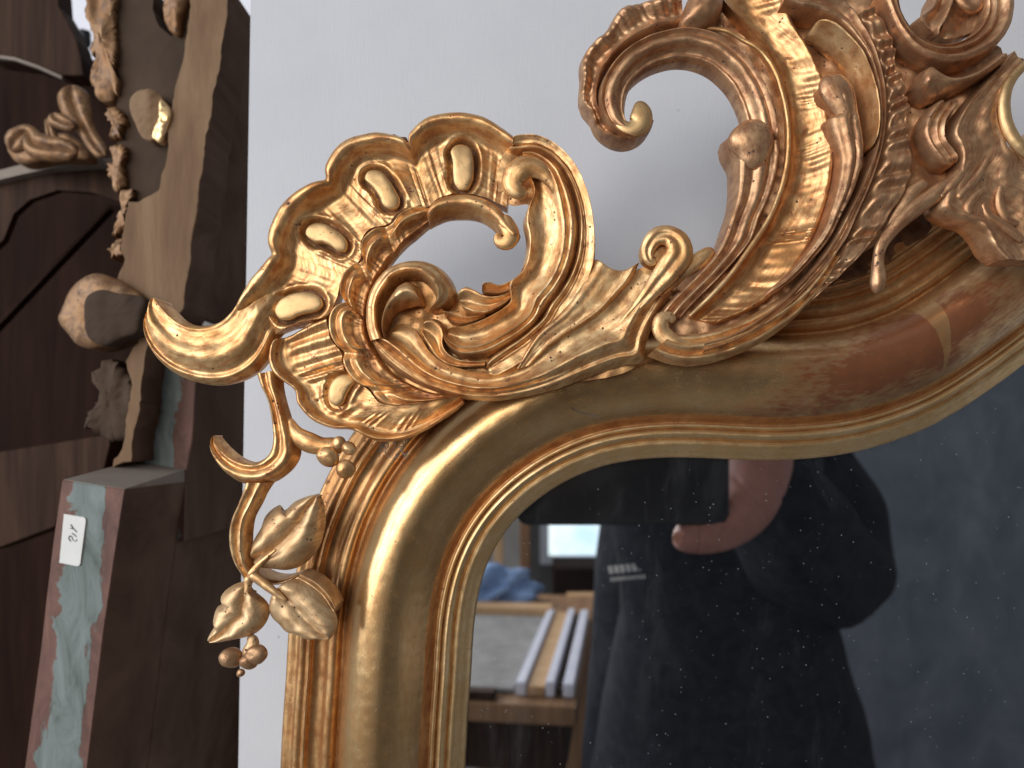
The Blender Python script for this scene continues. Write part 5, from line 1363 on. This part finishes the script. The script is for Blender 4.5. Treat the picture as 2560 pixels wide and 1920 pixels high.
# folds in the cloth
me = jacket.data
co = np.empty(len(me.vertices) * 3)
no = np.empty(len(me.vertices) * 3)
me.vertices.foreach_get('co', co)
me.vertices.foreach_get('normal', no)
co, no = co.reshape(-1, 3), no.reshape(-1, 3)
f = np.sin((co[:, 0] * 38 + co[:, 2] * 16) + 2.0 * np.sin(co[:, 2] * 14)) + 0.7 * np.sin(co[:, 0] * 55 - co[:, 2] * 47 + 1.0 + np.sin(co[:, 1] * 30))
f += 0.9 * np.sin((co[:, 0] - 0.2) * 60 + (co[:, 2] + 0.1) * 75)
co += no * (0.0048 * f * np.clip(no[:, 1] * 1.3, 0.12, 1))[:, None]
me.vertices.foreach_set('co', co.ravel())
me.update()
skin_mesh('trousers', [(TX, -0.62, -0.60, 0.16, 0.13), (TX - 0.10, -0.615, -0.78, 0.105, 0.105), (TX - 0.11, -0.57, -0.98, 0.078, 0.08), (TX - 0.12, -0.635, -1.17, 0.06, 0.06),
                       (TX + 0.10, -0.615, -0.78, 0.105, 0.105), (TX + 0.11, -0.57, -0.98, 0.078, 0.08), (TX + 0.12, -0.635, -1.17, 0.06, 0.06)],
          [(0, 1), (1, 2), (2, 3), (0, 4), (4, 5), (5, 6)], 'denim', person)
# worn chest print: a row of small capitals over a thin line
bpy.context.view_layer.update()
tree = None
from mathutils.bvhtree import BVHTree
tree = BVHTree.FromPolygons([tuple(v) for v in co], [tuple(p.vertices) for p in me.polygons])


def on_chest(x, z):
    h = tree.ray_cast(Vector((x, -0.2, z)), Vector((0, -1, 0)))
    return (h[0].y if h[0] is not None else -0.44)


pl0 = max(on_chest(0.107, -0.150), on_chest(0.107, -0.142)) + 0.004
pls = min(0.55, max(0.0, (on_chest(0.125, -0.148) - on_chest(0.093, -0.148)) / 0.032))
bm = bmesh.new()
sx0, sz0, ang = 0.088, -0.152, 0.20
for row, (n, w, hgt, dz) in enumerate(((6, 0.0056, 0.0085, 0.0), (9, 0.0036, 0.0040, -0.0085))):
    for i in range(n):
        u = i * (0.038 / n)
        vs_ = []
        for du, dv in ((0, 0), (w * 0.8, 0), (w * 0.8, hgt), (0, hgt)):
            x = sx0 + (u + du) * math.cos(ang) - (dz + dv) * math.sin(ang)
            z = sz0 + (u + du) * math.sin(ang) + (dz + dv) * math.cos(ang)
            vs_.append(bm.verts.new((x, pl0 + pls * (x - 0.107), z)))
        bm.faces.new(vs_)
        if row == 0 and i % 2 == 0:
            pass
g = bmesh.ops.solidify(bm, geom=bm.faces[:], thickness=0.001)
me2 = bpy.data.meshes.new('chest_print')
bm.to_mesh(me2)
bm.free()
me2.materials.append(MATS['print_white'])
cp = bpy.data.objects.new('chest_print', me2)
COL.objects.link(cp)
cp.parent = person

# workbench behind the photographer
bench = thing('workbench', 'wooden workbench with a thick apron, reflected at lower left of the glass', 'workbench', loc=(-0.092, 0.012, 0))
bench.rotation_euler.z = RAD(7.2)
TZ = -0.37
box_obj('bench_top', -0.75, 0.062, -1.45, -0.74, TZ - 0.028, TZ, 'bench_wood', bench, 0.004)
box_obj('apron', -0.73, 0.045, -0.79, -0.765, TZ - 0.105, TZ - 0.030, 'brown_wood', bench, 0.003)
box_obj('apron', 0.020, 0.045, -1.43, -0.795, TZ - 0.105, TZ - 0.030, 'brown_wood', bench, 0.003)
for lx, ly in ((-0.06, -0.83), (0.03, -1.40), (-0.70, -0.83), (-0.70, -1.40)):
    box_obj('leg', lx - 0.03, lx + 0.03, ly - 0.03, ly + 0.03, FLOOR, TZ - 0.029, 'bench_wood', bench, 0.004)
# a frame lying face up on the bench
fr = thing('lying_frame', 'frame with pale silvered side strips lying flat on the workbench', 'frame', loc=(-0.092, 0.012, 0))
fr.rotation_euler.z = RAD(7.2)
z0 = TZ + 0.001
box_obj('backing', -0.50, -0.033, -1.20, -0.775, z0, z0 + 0.008, 'grey_felt', fr, 0.001)


def lean_bar(name, x0a, x1a, x0b, x1b, ya, yb, za, zb, mat):
    bm = bmesh.new()
    v = [bm.verts.new(p) for p in ((x0a, ya, za), (x1a, ya, za), (x1b, yb, za), (x0b, yb, za), (x0a, ya, zb), (x1a, ya, zb), (x1b, yb, zb), (x0b, yb, zb))]
    for q in ((0, 1, 2, 3), (4, 5, 6, 7), (0, 1, 5, 4), (1, 2, 6, 5), (2, 3, 7, 6), (3, 0, 4, 7)):
        bm.faces.new([v[i] for i in q])
    bmesh.ops.recalc_face_normals(bm, faces=bm.faces)
    bmesh.ops.bevel(bm, geom=bm.edges[:], offset=0.0015, segments=2, affect='EDGES')
    me = bpy.data.meshes.new(name)
    bm.to_mesh(me)
    bm.free()
    me.materials.append(MATS[mat])
    o = bpy.data.objects.new(name, me)
    COL.objects.link(o)
    o.parent = fr
    return o


xs = -0.028
for w, hgt, mt in ((0.014, 0.020, 'silver_strip'), (0.026, 0.014, 'pale_wood'), (0.013, 0.022, 'silver_strip'), (0.009, 0.012, 'brown_wood'), (0.016, 0.020, 'silver_strip')):
    lean_bar('side_strip', xs, xs + w, xs, xs + w, -0.770, -1.22, z0, z0 + hgt, mt)
    xs += w + 0.0015
lean_bar('far_rail', -0.52, -0.02, -0.52, -0.02, -1.205, -1.26, z0, z0 + 0.022, 'pale_wood')
lean_bar('near_rail', -0.52, -0.055, -0.52, -0.055, -0.745, -0.768, z0, z0 + 0.012, 'brown_wood')
# blue cloth heaped at the back
bm = bmesh.new()
bmesh.ops.create_uvsphere(bm, u_segments=48, v_segments=24, radius=1)
for v in bm.verts:
    x, y, z = v.co
    r = 1 + 0.16 * math.sin(5 * x + 3 * y) + 0.10 * math.sin(11 * x - 7 * z) + 0.06 * math.sin(19 * y + 13 * x)
    v.co = (-0.125 + 0.15 * x * r, -1.33 + 0.07 * y * r, TZ + 0.002 + max(0.0, 0.065 * z * r + 0.012))
me = bpy.data.meshes.new('blue_cloth')
bm.to_mesh(me)
bm.free()
me.polygons.foreach_set('use_smooth', [True] * len(me.polygons))
me.materials.append(MATS['blue_cloth'])
cl = bpy.data.objects.new('blue_cloth', me)
COL.objects.link(cl)
tag(cl, 'crumpled blue cloth heaped on the back of the workbench', 'cloth')


def upright(name, px0, px1, py0, py1, yd, th, mat, label, cat):
    a, b = RM(px0, py1, yd), RM(px1, py0, yd)
    o = box_obj(name, a[0], b[0], -yd - th, -yd, a[2], b[2], mat, None, 0.003)
    if label:
        tag(o, label, cat)
    return o


# things standing beyond the bench, each down to the floor
def standing(name, px0, px1, py0, yd, th, mat, label, cat):
    a, b = RM(px0, py0, yd), RM(px1, py0, yd)
    return tag(box_obj(name, a[0], b[0], -yd - th, -yd, FLOOR, a[2], mat, None, 0.003), label, cat)


standing('timber_post', 1236, 1258, 1180, 1.75, 0.04, 'pale_wood', 'pale timber post beyond the workbench, reflected in the glass', 'post')
standing('timber_board', 1300, 1326, 1150, 1.85, 0.03, 'bench_wood', 'narrow brown board standing beyond the workbench, reflected in the glass', 'board')
standing('white_door', 1180, 1300, 1190, 2.0, 0.02, 'paper_grey', 'pale door leaf standing behind the timber post, reflected in the glass', 'door')
standing('low_cabinet', 1385, 1600, 1420, 2.3, 0.25, 'dark_wood', 'low dark cabinet under the bright window, reflected in the glass', 'cabinet')
standing('plinth', 1425, 1500, 1515, 1.9, 0.2, 'pale_wood', 'small pale wooden plinth right of the workbench, reflected in the glass', 'plinth')
# brown hanging cupboard and the window on the back wall
win = thing('window', 'bright window with daylight, reflected beside the dark jacket', 'window')
a, b = RM(1372, 1392, 3.1), RM(1560, 1200, 3.1)
box_obj('pane', a[0], b[0], -3.17, -3.15, a[2], b[2], 'window_daylight', win)
for x0, x1, zz0, zz1 in ((a[0] - 0.04, a[0], a[2] - 0.04, b[2] + 0.04), (b[0], b[0] + 0.04, a[2] - 0.04, b[2] + 0.04), (a[0], b[0], a[2] - 0.04, a[2]), (a[0], b[0], b[2], b[2] + 0.04)):
    box_obj('window_frame', x0, x1, -3.19, -3.12, zz0, zz1, 'white_wall', win, 0.003)

# ------------------------------------------------------------------ small leavings on the frame
hk = [(x, z, 0.11) for x, z in PTS['hairline'][1]]
hs = tube('stray_hair', 'hairline', 'ink', None, 1.0, pts=hk, seg=6, step=0.5, rise=[1.2, 0.2, 0.2, 1.0])
tag(hs, 'single dark hair lying across the gilt moulding', 'hair')
V, F = [], []
c0 = PTS['webspot'][1][0]
rr = random.Random(3)
for k in range(46):
    a = np.array([c0[0] + rr.uniform(-6, 6), 24 + rr.uniform(-5, 4), c0[1] + rr.uniform(-4, 4)])
    d = np.array([rr.gauss(0, 1), rr.gauss(0, 0.6), rr.gauss(0, 1)])
    d /= np.linalg.norm(d)
    e = np.cross(d, [0.3, 0.8, 0.5])
    e /= np.linalg.norm(e)
    f = np.cross(d, e)
    L = rr.uniform(1.5, 4.5)
    bend = e * rr.uniform(-1.2, 1.2)
    n0 = len(V)
    r_ = rr.uniform(0.06, 0.22)
    for q in range(5):
        u = q / 4
        p = a + d * L * (u - 0.5) + bend * (1 - (2 * u - 1)**2)
        for w_ in range(4):
            an = w_ * pi / 2
            V.append(p + r_ * (math.cos(an) * e + math.sin(an) * f))
    for q in range(4):
        for w_ in range(4):
            F.append([n0 + q * 4 + w_, n0 + q * 4 + (w_ + 1) % 4, n0 + q * 4 + 4 + (w_ + 1) % 4, n0 + q * 4 + 4 + w_])
cw = make('cobweb', V, F, 'dust_fluff', None)
tag(cw, 'grey fluff of cobweb caught under the shell beside the round moulding', 'cobweb', kind='stuff')
